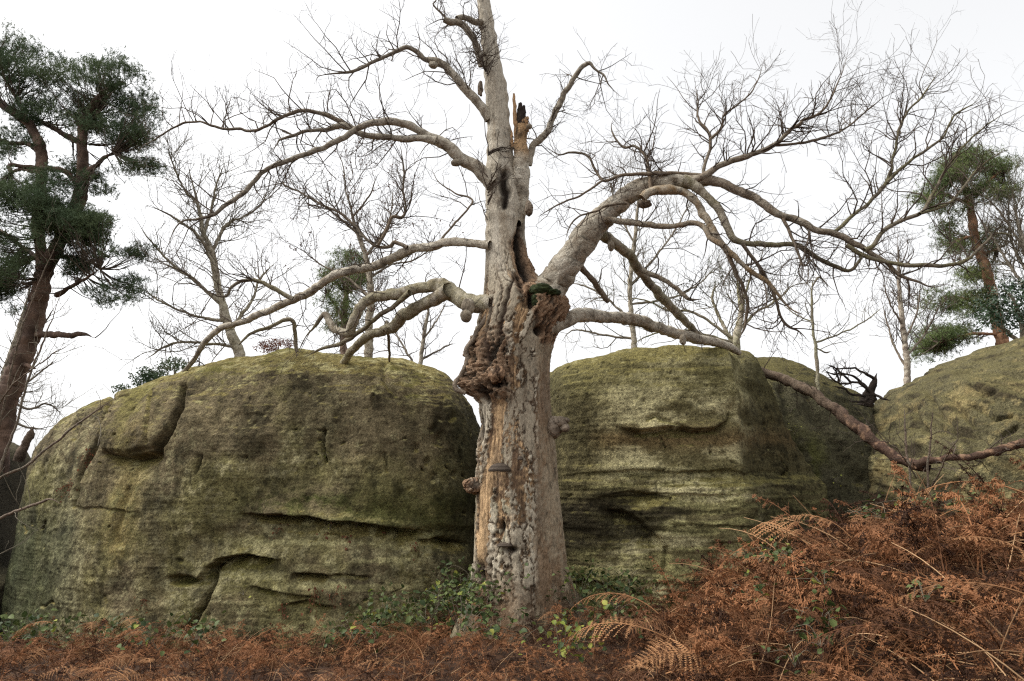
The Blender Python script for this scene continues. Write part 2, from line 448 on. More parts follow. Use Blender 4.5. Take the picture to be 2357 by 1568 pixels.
def left_detail(u, v, q, N):
    d, pit = rock_noise(q, 21, .7)
    wu, wv = u + 7*fbm(q, 3, 3, 91), v + 7*fbm(q, 3, 3, 92)
    blk = inpoly(wu, wv, [(252, 905), (330, 872), (425, 885), (424, 905), (415, 950), (400, 990), (376, 1032), (345, 1030), (300, 1042), (238, 1036), (228, 1005)], 5)
    d += .08*blk*sstep(900, 1020, v)
    d += groove(wu, wv, [(428, 895), (418, 945), (404, 985), (384, 1018), (370, 1036)], 5, .36)
    d += groove(wu, wv, [(352, 900), (348, 960), (350, 1020)], 4, .06)
    d += groove(wu, wv, [(262, 900), (238, 960), (222, 1010), (185, 1090), (160, 1165)], 4.5, .12)
    d += groove(wu, wv, [(180, 975), (165, 1010)], 4, .08)
    d += ledge(wu, wv, [(225, 1036), (260, 1046), (300, 1050), (350, 1040), (385, 1035)], .30, 24, .0)
    d += ledge(wu, wv, [(150, 1165), (230, 1168), (320, 1180)], .05, 10, .0)
    d += ledge(wu, wv, [(540, 1182), (620, 1186), (700, 1190), (760, 1200), (850, 1206), (930, 1218), (1000, 1225)], .42, 20, .07)
    d += -.10*sstep(1205, 1225, wv)*sstep(420, 640, u)*(1 - sstep(1240, 1300, wv))*.6
    d += ledge(wu, wv, [(440, 1345), (470, 1312), (495, 1290), (530, 1281), (580, 1278), (645, 1288)], .36, 24, .04)
    d += groove(wu, wv, [(474, 1315), (482, 1345), (470, 1385), (448, 1420), (425, 1455)], 6, .32)
    d += -.28*blob(wu, wv, 418, 1338, 28, 9, .1)
    d += ledge(wu, wv, [(570, 1352), (620, 1362), (680, 1372), (740, 1374)], .14, 11, .02)
    d += ledge(wu, wv, [(670, 1322), (712, 1318), (760, 1324)], .32, 12, .02)
    d += ledge(wu, wv, [(740, 1328), (800, 1322), (860, 1330)], .12, 9, .01)
    d += ledge(wu, wv, [(640, 1395), (700, 1384), (780, 1400)], .14, 16, .01)
    d += groove(wu, wv, [(744, 985), (741, 1020), (746, 1062)], 3, .15)
    d += groove(wu, wv, [(888, 1045), (890, 1085)], 3, .06)
    d += groove(wu, wv, [(885, 830), (885, 870), (910, 905)], 6, .05)
    d += groove(wu, wv, [(290, 1130), (270, 1230), (290, 1280)], 9, .05)
    d += -.10*blob(wu, wv, 1045, 1250, 30, 14) - .05*blob(wu, wv, 1010, 1010, 26, 14, .8) - .05*blob(wu, wv, 1030, 1055, 12, 26, .4)
    d += ledge(wu, wv, [(960, 1245), (1020, 1238), (1090, 1250)], .16, 22, .0)
    for x, y in [(1000, 985), (1020, 1000), (1040, 960), (1000, 1100), (960, 1030), (1050, 1090), (985, 1060)]:
        d += -.06*blob(wu, wv, x, y, 7, 10, .5)
    def colour(N2, Q):
        a = fbm(q, 1.1, 4, 31); b = fbm(q*np.array([4, 4, .8]), 1, 4, 33); e = fbm(q, 5, 5, 35, .72); st = fbm(q*np.array([.5, .5, 7]), 1, 3, 37); h = fbm(q, 16, 3, 43, .7)
        c = np.broadcast_to(np.array([.112, .092, .064]), q.shape).copy()
        c = lerp(c, np.array([.120, .108, .058]), sstep(-.15, .35, a + .4*sstep(1000, 1100, v) - .2))
        c = lerp(c, np.array([.28, .255, .175]), .85*sstep(.0, .32, e + .5*fbm(q, .8, 3, 39) + .35*h)*(.35 + .65*sstep(940, 1040, v)))
        c = lerp(c, np.array([.100, .078, .054]), .6*sstep(-.1, .4, b)*(1 - sstep(1000, 1100, v)))
        c = lerp(c, np.array([.17, .125, .055]), .6*np.exp(-(poly_dist(u, v, [(330, 1000), (290, 1130), (270, 1260)])/45)**2)*sstep(-.3, .2, e))
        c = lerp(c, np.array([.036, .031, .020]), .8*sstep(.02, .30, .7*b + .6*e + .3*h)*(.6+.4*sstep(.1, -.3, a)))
        c = lerp(c, np.array([.058, .070, .020]), .75*sstep(-.2, .3, e)*np.exp(-((v - 1165 - 30*a)/35)**2)*sstep(480, 640, u)*(1 - .5*sstep(900, 1000, u)))
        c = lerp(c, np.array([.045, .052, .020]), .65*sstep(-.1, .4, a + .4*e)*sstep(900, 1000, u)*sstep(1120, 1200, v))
        c = lerp(c, np.array([.27, .25, .155]), .65*sstep(.0, .3, st + .5*e)*sstep(1215, 1240, v)*sstep(430, 560, u)*(1-sstep(940, 1010, u)))
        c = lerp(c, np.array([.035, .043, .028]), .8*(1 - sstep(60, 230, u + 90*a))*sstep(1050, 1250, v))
        c = lerp(c, np.array([.030, .028, .017]), .85*sstep(985, 1075, u + 60*a + 25*e)*sstep(880, 960, v))  # algae stain plus the deep shade beside the trunk, put into the colour
        c = lerp(c, np.array([.050, .050, .020]), .7*sstep(-.05, .3, a + .6*e)*sstep(1100, 1180, v)*sstep(560, 700, u)*(1 - sstep(1200, 1230, v)))
        c = lerp(c, np.array([.040, .034, .022]), .6*sstep(.0, .3, fbm(q*np.array([2.5, 2.5, .5]), 1, 4, 47) + .3*e)*sstep(850, 900, v)*(1 - sstep(1000, 1120, v))*sstep(430, 520, u))
        pt = fbm(q, 2.4, 4, 49, .6); c = lerp(c, c*1.7, .75*sstep(.12, .32, pt)); c = lerp(c, c*.42, .75*sstep(.12, .32, -pt + .25*b))
        top = sstep(.48, .74, N2[:, 2] + .14*e + .08*a)
        c = lerp(c, np.array([.150, .124, .056]), top)
        c = lerp(c, np.array([.30, .275, .17]), top*sstep(.05, .3, e + .5*b)*.75)
        c = lerp(c, np.array([.075, .078, .022]), top*sstep(.0, .3, a - .5*e)*.55)
        c = lerp(c, np.array([.145, .125, .052]), .55*sstep(.0, .4, a + .3*e)*sstep(200, 260, u)*(1-sstep(420, 460, u))*(1-sstep(1030, 1060, v)))
        c = lerp(c, np.array([.02, .017, .012]), sstep(-.012, -.05, pit)*.8)
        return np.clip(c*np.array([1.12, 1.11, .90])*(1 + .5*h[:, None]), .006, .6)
    return d, colour

LEFT_SIL = [(-200, 1150), (-40, 1105), (40, 1062), (90, 1030), (150, 968), (250, 912), (330, 884), (420, 858), (500, 838), (560, 826), (640, 810), (700, 807), (760, 810), (880, 817), (920, 822), (960, 834), (1000, 852), (1030, 872), (1055, 900), (1080, 940), (1100, 985), (1130, 1060), (1160, 1130)]
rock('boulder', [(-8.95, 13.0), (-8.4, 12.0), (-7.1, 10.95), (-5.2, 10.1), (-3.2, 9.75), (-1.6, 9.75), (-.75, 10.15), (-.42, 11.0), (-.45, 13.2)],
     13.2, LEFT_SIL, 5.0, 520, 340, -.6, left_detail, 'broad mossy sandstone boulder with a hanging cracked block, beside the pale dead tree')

def right_detail(u, v, q, N):
    d, pit = rock_noise(q, 51, 1.5)
    d += fbm(q*np.array([.8, .8, 14]) + .8*fbm(q, 1.2, 2, 58)[:, None], 1, 4, 57)*.026*sstep(1050, 1130, v)
    wu, wv = u + 6*fbm(q, 3, 3, 93), v + 6*fbm(q, 3, 3, 94)
    d += ledge(wu, wv, [(1415, 980), (1470, 990), (1520, 984), (1560, 984), (1610, 988), (1650, 982), (1672, 966), (1690, 940)], .17, 22, .07)
    d += groove(wu, wv, [(1490, 962), (1512, 952), (1535, 968), (1575, 985)], 4, .06)
    d += -.07*blob(wu, wv, 1682, 945, 12, 20, .5)
    d += ledge(wu, wv, [(1290, 1092), (1400, 1084), (1480, 1078), (1560, 1086), (1680, 1082), (1780, 1100)], .035, 16, .02)
    d += ledge(wu, wv, [(1340, 1150), (1440, 1140), (1560, 1136), (1700, 1140)], .04, 14, .015)
    d += ledge(wu, wv, [(1380, 1172), (1440, 1178), (1490, 1215), (1530, 1262)], .24, 50, .0, 5)
    d += .12*inpoly(wu, wv, [(1455, 1175), (1530, 1262), (1538, 1350), (1560, 1420), (1900, 1420), (1900, 1100), (1600, 1110)], 20)
    d += ledge(wu, wv, [(1400, 1138), (1450, 1130), (1510, 1140), (1560, 1150)], .09, 26, .0)
    d += groove(wu, wv, [(1532, 1265), (1530, 1310), (1540, 1350), (1560, 1395)], 6, .10)
    d += -.28*blob(wu, wv, 1572, 1392, 38, 20, .3)
    d += ledge(wu, wv, [(1305, 1345), (1345, 1333), (1380, 1340), (1420, 1352)], .14, 14, .03)
    d += ledge(wu, wv, [(1500, 1208), (1600, 1205), (1700, 1212), (1800, 1215)], .03, 14, .01)
    d += ledge(wu, wv, [(1620, 1250), (1700, 1246), (1800, 1255)], .03, 14, .01)
    d += ledge(wu, wv, [(1690, 1282), (1750, 1275), (1810, 1285)], .05, 14, .01)
    d += -.12*sstep(1300, 1400, v)*(1 - sstep(1480, 1540, u))*.5
    d += -.10*np.exp(-((v - 1035)/50)**2)*(1 - sstep(1350, 1450, u))*.4
    def colour(N2, Q):
        wq = q + .10*np.stack([fbm(q, 1.2, 3, 60+i) for i in range(3)], 1)
        a = fbm(q, .9, 4, 61); e = fbm(q, 5, 5, 63, .72); st = fbm(wq*np.array([.6, .6, 9]), 1, 5, 65, .6); b = fbm(wq*np.array([.9, .9, 2.4]), 1, 4, 67); h = fbm(q, 16, 3, 68, .7)
        c = np.broadcast_to(np.array([.118, .102, .060]), q.shape).copy()
        c = lerp(c, np.array([.042, .036, .022]), .75*sstep(-.1, .25, e*.9 + .22 - .6*sstep(1330, 1440, u) + .3*a))
        c = lerp(c, np.array([.37, .335, .23]), .92*sstep(-.10, .18, b + .45*e)*sstep(1340, 1460, u)*(1-sstep(1690, 1770, u)))
        c = lerp(c, np.array([.305, .285, .155]), .88*sstep(-.12, .2, st + .45*e)*sstep(1055, 1130, v)*sstep(1270, 1420, u + .3*(v - 1200)))
        c = lerp(c, np.array([.17, .10, .055]), .4*np.exp(-((v-1010)/25)**2)*sstep(1330, 1420, u))
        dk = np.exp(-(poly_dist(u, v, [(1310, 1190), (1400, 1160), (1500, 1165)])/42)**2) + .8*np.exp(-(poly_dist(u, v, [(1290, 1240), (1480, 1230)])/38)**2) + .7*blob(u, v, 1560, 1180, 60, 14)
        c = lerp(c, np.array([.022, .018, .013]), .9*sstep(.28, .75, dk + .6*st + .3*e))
        c = lerp(c, np.array([.045, .038, .022]), .8*sstep(.06, .30, st*1.2 + .3*e)*sstep(1060, 1100, v)*(1 - .4*sstep(1250, 1300, v)))
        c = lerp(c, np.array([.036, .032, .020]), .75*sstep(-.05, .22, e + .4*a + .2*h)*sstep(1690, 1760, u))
        c = lerp(c, np.array([.075, .085, .025]), .55*sstep(-.2, .3, a + e)*(1-sstep(1310, 1420, v))*sstep(1300, 1340, v)*(1 - sstep(1400, 1460, u)))
        c = lerp(c, np.array([.085, .078, .038]), .55*(1 - sstep(860, 960, v + 60*a)))
        c = lerp(c, c*.5, .8*sstep(1698, 1722, u + 8*e + .0*v)*sstep(815, 850, v))  # side face past the corner darkened; its shading is put into the colour
        top = sstep(.48, .74, N2[:, 2] + .16*e)
        c = lerp(c, np.array([.120, .104, .046]), top)
        c = lerp(c, np.array([.25, .23, .14]), top*sstep(.05, .35, e)*.6)
        c = lerp(c, np.array([.02, .017, .012]), sstep(-.012, -.05, pit)*.8)
        return np.clip(c*np.array([1.12, 1.11, .90])*(1 + .5*h[:, None]), .006, .6)
    return d, colour

RIGHT_SIL = [(1150, 960), (1220, 885), (1262, 860), (1300, 844), (1350, 829), (1400, 818), (1450, 809), (1520, 801), (1590, 797), (1650, 798), (1690, 802), (1720, 810), (1742, 822), (1760, 850), (1775, 885), (1790, 930), (1830, 1040), (1880, 1150), (1920, 1250)]
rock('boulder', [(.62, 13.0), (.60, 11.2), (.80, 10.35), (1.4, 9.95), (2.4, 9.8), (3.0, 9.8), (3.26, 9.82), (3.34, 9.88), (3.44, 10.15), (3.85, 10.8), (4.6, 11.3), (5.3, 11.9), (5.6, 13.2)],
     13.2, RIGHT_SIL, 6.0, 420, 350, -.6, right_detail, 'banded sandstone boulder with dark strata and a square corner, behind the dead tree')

def gully_detail(u, v, q, N):
    d, pit = rock_noise(q, 71, .6)
    wu, wv = u + 6*fbm(q, 3, 3, 95), v + 6*fbm(q, 3, 3, 96)
    d += groove(wu, wv, [(1850, 900), (1890, 980), (1940, 1050), (1985, 1110)], 12, .12) + groove(wu, wv, [(1800, 900), (1830, 1020), (1880, 1140)], 10, .10)
    def colour(N2, Q):
        a = fbm(q, 1.2, 4, 73); e = fbm(q, 7, 4, 75, .65)
        c = np.broadcast_to(np.array([.060, .055, .032]), q.shape).copy()
        c = lerp(c, np.array([.13, .12, .06]), .7*sstep(.0, .35, a + .5*e)*(1 - sstep(930, 1050, v)))  # dark base tone with lighter patches towards the top
        c = lerp(c, np.array([.075, .080, .012]), .8*sstep(-.1, .3, a + .4*e)*np.exp(-(poly_dist(u, v, [(1840, 1060), (1900, 1160), (1960, 1190)])/60)**2))
        c = lerp(c, DARK*.8, .6*sstep(0, .35, e - .2*a))
        top = sstep(.48, .74, N2[:, 2] + .15*e); c = lerp(c, MOSSY*.8, top)
        return np.clip(c, .008, .6)*(1 + .25*fbm(q, 14, 3, 79)[:, None])
    return d, colour
GULLY_SIL = [(1600, 800), (1700, 812), (1745, 820), (1800, 824), (1850, 838), (1900, 858), (1960, 892), (2005, 925), (2040, 958), (2060, 1000), (2080, 1100), (2120, 1200)]
rock('boulder', [(3.0, 12.6), (3.9, 12.1), (4.9, 12.0), (6.1, 12.2), (6.9, 12.7), (7.5, 13.6), (8.2, 15.5)], 15.4, GULLY_SIL, 3.2, 240, 260, -.4, gully_detail,
     'dark rock face in the cleft beneath the leaning fallen limb')

def far_detail(u, v, q, N):
    d, pit = rock_noise(q, 81, .4)
    r = q @ np.array([[.75, 0, .66], [0, 1, 0], [-.66, 0, .75]])
    d += fbm(r*np.array([.8, .8, 4]), 1, 4, 83)*.12
    wu, wv = u + 6*fbm(q, 3, 3, 97), v + 6*fbm(q, 3, 3, 98)
    for pl in ([(2232, 880), (2262, 903), (2290, 898)], [(2130, 900), (2160, 950), (2200, 1000)], [(2240, 930), (2290, 960), (2330, 950)], [(2140, 960), (2170, 990)], [(2310, 1000), (2340, 985)], [(2180, 915), (2240, 975)], [(2100, 940), (2125, 985)]):
        d += groove(wu, wv, pl, 5, .10)
    def colour(N2, Q):
        a = fbm(q, 1.0, 4, 85); e = fbm(q, 6, 4, 87, .65); st = fbm(r*np.array([.6, .6, 6]), 1, 3, 89)
        c = np.broadcast_to(np.array([.095, .084, .045]), q.shape).copy()
        c = lerp(c, np.array([.185, .140, .060]), .7*sstep(.05, .4, a + .3*st))
        c = lerp(c, np.array([.16, .165, .085]), .6*sstep(0, .35, e + .3*a)*sstep(960, 1050, v))
        c = lerp(c, DARK*1.4, .7*sstep(.12, .4, st + .5*e))
        c = lerp(c, np.array([.27, .215, .10]), .6*sstep(.08, .3, e + .4*a)); c = lerp(c, np.array([.028, .022, .014]), .8*sstep(.10, .28, fbm(r*np.array([1.2, 1.2, 3.5]), 1, 4, 86)))
        top = sstep(.62, .85, N2[:, 2] + .15*e); c = lerp(c, MOSSY*.85, top*.6)
        c = lerp(c, np.array([.02, .017, .012]), sstep(-.012, -.05, pit)*.8)
        return np.clip(c, .008, .6)*(1 + .25*fbm(q, 14, 3, 90)[:, None])
    return d, colour
FAR_SIL = [(1960, 1010), (2030, 930), (2060, 905), (2110, 880), (2150, 860), (2200, 828), (2260, 792), (2300, 778), (2357, 769), (2420, 765), (2600, 780), (2800, 860)]
rock('boulder', [(6.8, 14.7), (6.5, 13.4), (6.35, 12.1), (6.6, 11.1), (7.2, 10.45), (8.2, 10.15), (9.6, 10.2), (11.0, 11.0), (12.0, 12.5)], 15.0, FAR_SIL, 4.5, 300, 280, -.2, far_detail,
     'ochre yellow sandstone boulder with slanting cracks rising above the bracken bank')

def edge_detail(u, v, q, N):
    d, pit = rock_noise(q, 101, .5)
    def colour(N2, Q):
        a = fbm(q, 1.0, 4, 105); e = fbm(q, 6, 4, 107, .65)
        c = lerp(np.broadcast_to(np.array([.06, .052, .036]), q.shape), DARK, sstep(-.2, .4, a + e))
        c = lerp(c, np.array([.12, .105, .06]), .6*sstep(.3, .7, N2[:, 2] + .2*e))
        return np.clip(c, .008, .6)
    return d, colour
EDGE_SIL = [(-500, 1000), (-200, 990), (-60, 1005), (0, 1018), (30, 1035), (55, 1070), (75, 1140), (100, 1300)]
rock('boulder', [(-13.5, 13.5), (-12.0, 11.8), (-10.3, 11.0), (-9.0, 11.0), (-8.5, 11.5), (-8.5, 13.4)], 13.8, EDGE_SIL, 3.2, 150, 160, -.6, edge_detail,
     'dark shaded boulder at the end of the broad mossy one, behind bare twigs')

# ------------------------------------------------------------------ the dead beech
TY = 8.55
base = at(1195, 1440, TY)
tree = empty('dead_beech_tree', (base[0], TY, 0.0), 'huge pale dead beech tree with flaking bark and broken crown between the boulders', 'tree')
# silhouette rows: v, left, right
TR = np.array([(1560, 1050, 1362), (1500, 1066, 1344), (1440, 1080, 1324), (1360, 1093, 1304), (1280, 1098, 1294), (1180, 1098, 1286), (1100, 1097, 1281), (1000, 1104, 1274), (940, 1106, 1270), (880, 1104, 1268),
               (820, 1100, 1270), (770, 1104, 1284), (738, 1106, 1306), (715, 1110, 1318), (690, 1113, 1316), (672, 1115, 1285), (655, 1116, 1252), (630, 1118, 1232), (590, 1119, 1216), (540, 1119, 1209), (480, 1119, 1211), (440, 1118, 1203), (400, 1119, 1192),
               (360, 1121, 1183), (320, 1122, 1176), (280, 1121, 1171), (240, 1119, 1168), (200, 1116, 1165), (170, 1114, 1156), (120, 1110, 1146), (60, 1104, 1135), (0, 1098, 1124), (-80, 1088, 1110), (-180, 1074, 1092), (-300, 1052, 1065), (-420, 1030, 1038)], float)
zc = at((TR[:, 1]+TR[:, 2])/2, TR[:, 0], TY); rr = (TR[:, 2]-TR[:, 1])/2/FOC*np.linalg.norm(zc - CAM, axis=1)*.985
nz, nt_ = 760, 300
zz = np.linspace(zc[0, 2], zc[-1, 2], nz)
tx = np.interp(zz, zc[:, 2], zc[:, 0]); tr = np.interp(zz, zc[:, 2], rr)
k = np.ones(11)/11; tx = np.convolve(np.pad(tx, 5, mode='edge'), k, 'valid'); tr = np.convolve(np.pad(tr, 5, mode='edge'), k, 'valid')
th = np.linspace(0, 2*np.pi, nt_, endpoint=False)         # th = -pi/2 faces the camera
Th, Z = np.meshgrid(th, zz, indexing='ij')
ct, st_ = np.cos(Th), np.sin(Th)
RR = np.broadcast_to(tr, Th.shape)
TX = np.broadcast_to(tx, Th.shape)
depth_k = .93
P0 = np.stack([TX + ct*RR, TY + st_*RR*depth_k, Z], -1).reshape(-1, 3)
dirv = np.stack([ct, st_, np.zeros_like(ct)], -1).reshape(-1, 3)
U, Vv = proj(P0); zf = Z.ravel(); thf = Th.ravel(); rf = RR.ravel()
front = st_.ravel() < .2
cyl = np.stack([np.cos(thf)*.5, np.sin(thf)*.5, zf], 1)      # coordinates that do not taper
low = 1 - sstep(3.9, 5.2, zf + .5*fbm(cyl, 1.5, 2, 211))     # flaking bark only low down
flute = (np.cos(5*thf + 1.0 + .5*np.sin(zf*1.3)) + .6*np.cos(9*thf + 2 + .7*zf))*.020*(1 - sstep(.3, 3.2, zf)) + .012*np.cos(3*thf+.8*zf)
flute += .22*np.maximum(0, np.cos(4*thf + .6))**2*(1 - sstep(-.3, .8, zf))
warp = np.stack([fbm(cyl, 3, 3, 201), fbm(cyl, 3, 3, 202), fbm(cyl, 3, 3, 203)], 1)
jag = np.stack([fbm(cyl, 14, 3, 204, .65), fbm(cyl, 14, 3, 208, .65), fbm(cyl, 14, 3, 210, .65)], 1)
pc = cyl*np.array([5.0, 5.0, 1.5]) + warp*np.array([.6, .6, .9]) + jag*.16 + .10*np.stack([fbm(cyl, 30, 2, 240+i) for i in range(3)], 1)
f1, f2, rid = worley(pc, 205)
edge = f2 - f1
pc2 = cyl*np.array([11., 11., 6.]) + warp*1.2 + jag*.5
g1, g2, rid2 = worley(pc2, 206)
big = fbm(cyl*np.array([2.2, 2.2, .7]), 1, 3, 207)
flake = fbm(cyl*np.array([5.5, 5.5, .8]) + jag*.35, 1, 4, 212, .55)
strip = np.exp(-(poly_dist(U, Vv, [(1155, 930), (1137, 1020), (1119, 1150), (1109, 1290)])/11)**2)      # bare orange wood down the left
rightsm = sstep(1226, 1246, U + 10*big + 6*jag[:, 0])*sstep(720, 800, Vv)                             # smoother brown bark on the right flank
miss = sstep(.0, .05, flake + .30*(rid - .5) + .5*strip - .45*rightsm - .08)
chip = sstep(.62, .66, rid2 + .4*big)*sstep(.1, .2, g2 - g1)*sstep(980, 1080, Vv)*(1 - sstep(1230, 1330, Vv))*.45
plate = (1 - miss)*sstep(.03, .07, edge)
plate2 = plate*(1 - chip)
fib = ridged(cyl*np.array([26, 26, 2.2]), 1, 3, 209)
furrow = ridged(cyl*np.array([7, 7, .8]) + warp*.4, 1, 3, 214)
lift = .4 + 1.2*rid
disp = flute + low*(0.030*plate2*lift*(1 - .7*rightsm) + .014*fib*(1 - plate2) + .030*(furrow - .5)*(1 - .75*plate2) - .016)
disp += low*rightsm*(.055*fbm(cyl*np.array([6, 6, .55]), 1, 4, 215) + .014*fbm(cyl*np.array([9, 9, 5]), 1, 4, 216))
disp += .018*fbm(cyl, 2.2, 3, 217)*rf/.5 + .006*fbm(cyl*np.array([4, 4, 14]), 1, 3, 218) + .008*jag[:, 1]*low
# rotten dark strip and hollows
rot = np.exp(-(poly_dist(U, Vv, [(1212, 475), (1203, 520), (1196, 570), (1200, 610), (1212, 640)])/13)**2)*sstep(460, 485, Vv)
rot = np.maximum(rot, np.exp(-(poly_dist(U, Vv, [(1160, 400), (1158, 425), (1162, 440)])/15)**2))
rot = np.maximum(rot, .9*np.exp(-(poly_dist(U, Vv, [(1168, 440), (1160, 470)])/12)**2))
rot = np.maximum(rot, np.exp(-(poly_dist(U, Vv, [(1190, 640), (1205, 700)])/10)**2)*.7)
hol = np.zeros_like(rot)
for cx, cy, rx, ry in [(1156, 1212, 7, 14), (1150, 885, 16, 12), (1112, 985, 6, 30), (1128, 905, 6, 20), (1178, 1265, 14, 7), (1222, 690, 10, 24), (1242, 760, 14, 12), (1105, 1320, 8, 30)]:
    hol = np.maximum(hol, blob(U, Vv, cx, cy, rx, ry))
crack = np.exp(-(poly_dist(U + 5*warp[:, 0]*3, Vv, [(1130, 690), (1122, 760), (1128, 830)])/4)**2)
crack = np.maximum(crack, np.exp(-(poly_dist(U + 5*warp[:, 0]*3, Vv, [(1178, 640), (1160, 720), (1150, 770)])/4)**2))
fr_ = np.where(front, 1., 0.)
rot = rot*fr_*sstep(-.5, .1, fbm(cyl*np.array([9, 9, 3]), 1, 3, 219) + rot - .5); hol *= fr_; crack *= fr_
torn = fr_*sstep(.35, .7, inpoly(U, Vv, [(1172, 560), (1215, 470), (1240, 640), (1330, 665), (1340, 745), (1290, 800), (1245, 790), (1222, 720), (1190, 660)], 22) + .5*big)
rag = ridged(cyl*np.array([10, 10, 3.2]) + warp*.8 + jag*.5, 1, 4, 223)
disp += -.11*rot - .10*hol - .05*crack + torn*(.085*(rag - .45) - .02)
# burl erupting on the left flank
vb = np.interp(Vv, [715, 745, 775, 805, 830, 850, 872, 888, 902, 915, 930], [0, .03, .09, .16, .17, .21, .27, .31, .24, .08, 0])
wb = np.maximum(0, np.cos(thf - (np.pi + .30)))**1.5
rb = ridged(cyl*np.array([8, 8, 5]) + warp*1.2 + jag*.6, 1, 4, 227)
burl = np.clip(vb*8, 0, 1)*sstep(.12, .5, wb)
disp += vb*wb*(.70 + .4*(rb - .4)) + burl*.075*(rb - .5)
# knot rings on the upper stem
disp += .01*np.sin(zf*26 + 2*np.cos(thf))*sstep(4.4, 5.2, zf)*sstep(-.2, .3, fbm(cyl, 1.5, 2, 225))
P1 = P0 + dirv*disp[:, None]
tone = fbm(cyl*np.array([3, 3, 1]), 1, 4, 231); spk = fbm(cyl, 16, 3, 233, .6)
SM = np.array([.40, .355, .28]); c = np.broadcast_to(SM, P1.shape).copy()
c = lerp(c, np.array([.50, .455, .375]), .7*sstep(-.1, .4, tone)); c = lerp(c, np.array([.24, .185, .125]), .55*sstep(.08, .45, -tone + .4*spk))
pl = lerp(np.broadcast_to(np.array([.29, .245, .178]), P1.shape), np.array([.47, .415, .318]), sstep(.2, .8, rid + .4*spk))
pl = lerp(pl, np.array([.22, .21, .12]), .4*sstep(.2, .5, tone))
wood = lerp(np.broadcast_to(np.array([.20, .125, .068]), P1.shape), np.array([.46, .31, .17]), sstep(.35, .75, fib + .35*strip))
wood = lerp(wood, np.array([.085, .052, .032]), .85*sstep(-.10, .20, big - .6*strip + .5*spk))
lowc = lerp(wood, pl, plate2)
ed = ((1 - sstep(.03, .085, edge))*(1 - miss) + .8*((miss > .08) & (miss < .92)))*(1 - rightsm*.8); lowc = lerp(lowc, np.array([.045, .028, .018]), np.clip(.9*ed*low, 0, 1))
lowc = lerp(lowc, np.array([.10, .07, .045]), .55*sstep(.45, .15, furrow)*(1 - rightsm))
rs = lerp(np.broadcast_to(np.array([.205, .135, .08]), P1.shape), np.array([.27, .215, .145]), sstep(-.3, .3, tone + .6*spk))
rs = lerp(rs, np.array([.10, .065, .04]), .6*sstep(.05, .35, fbm(cyl*np.array([8, 8, 1]), 1, 4, 235)))
lowc = lerp(lowc, rs, rightsm*.9)
lowc = lerp(lowc, rs*.85, .85*sstep(1280, 1430, Vv + 60*big))
c = lerp(c, lowc, low)
c = lerp(c, lerp(np.broadcast_to(np.array([.28, .175, .105]), P1.shape), np.array([.06, .036, .022]), sstep(.55, .25, rag)), torn*.9)
c = lerp(c, lerp(np.broadcast_to(np.array([.25, .160, .098]), P1.shape), np.array([.026, .018, .012]), sstep(.62, .30, rb)), burl*.92)
c = lerp(c, np.array([.022, .015, .010]), np.clip(rot*1.2, 0, 1)); c = lerp(c, np.array([.03, .02, .013]), np.clip(hol*1.1, 0, 1)); c = lerp(c, np.array([.05, .03, .02]), crack)
c = lerp(c, np.array([.11, .12, .045]), .35*sstep(.1, .5, tone + .2)*(1 - sstep(-.1, .8, zf)))
trunk = obj('trunk', mesh('trunk', P1, grid_faces(nt_, nz, True), np.clip(c, .008, .7)), M_TRUNK, tree)

def bark_cols(V, R, tone_seed, tint=None, red=0.0):
    a = fbm(V, 2.5, 3, tone_seed); e = fbm(V, 14, 3, tone_seed+1, .6)
    c = lerp(np.broadcast_to(np.array([.40, .358, .283]), V.shape), np.array([.51, .467, .385]), .8*sstep(-.2, .3, a))
    c = lerp(c, np.array([.17, .125, .082]), .7*sstep(.02, .32, e - .3*a))
    c = lerp(c, np.array([.10, .075, .05]), .6*sstep(.16, .36, fbm(V, 5, 3, tone_seed+2)))
    thin = 1 - sstep(.012, .062, R)
    c = lerp(c, np.array([.100, .078, .054]), .8*thin)
    if tint is not None:
        c = lerp(c, np.asarray(tint), .65*sstep(-.35, .25, a + .5*e))
    return c

def limb(name, spec, Y0, Y1, parent, seed=0, tint=None, gnarl=.6, mat=None, sides=None, cols=None, bump=1.0):
    P, R = trace(spec, Y0, Y1)
    rmax = R.max()
    Q, r = resample(P, R, max(.03, rmax*.16))
    t = np.linspace(0, 1, len(Q))[:, None]
    env = np.sin(np.pi*np.clip(t, 0, 1))**.5
    Q = Q + np.stack([fbm(Q, 3.0, 3, seed+5), fbm(Q, 3.0, 3, seed+6), fbm(Q, 3.0, 3, seed+7)], 1)*gnarl*(.018 + .35*r[:, None])*env + np.stack([fbm(Q, 8., 2, seed+15), fbm(Q, 8., 2, seed+16), fbm(Q, 8., 2, seed+17)], 1)*gnarl*(.010 + .22*r[:, None])*env
    if R[-1] < .022*max(1, Y1/9): r = r*(1 - .8*sstep(.78, 1, t[:, 0]))
    r = r*(1 + .16*fbm(Q, 2.6, 2, seed+21) + .10*np.maximum(0, fbm(Q, 6, 2, seed+22)))
    s = sides or int(np.clip(rmax*160, 6, 36))
    V, F, D = tube(Q, r, s)
    rv = np.r_[np.tile(r, s), r[-1], r[0]]
    f1, f2, rid = worley(V*3.3, seed+9)
    knot = np.where(rid > .6, np.exp(-(f1/.22)**2), 0)*np.minimum(rv*.35, .022)
    d = rv*bump*(.20*fbm(V, 5, 3, seed+3) + .12*fbm(V, 20, 3, seed+4)) + knot
    V = V + D*d[:, None]
    o = obj(name, mesh(name, V, F, np.clip((cols or bark_cols)(V, rv, seed+11, tint), .01, .7)), mat or M_BRANCH, parent)
    return o, Q, r

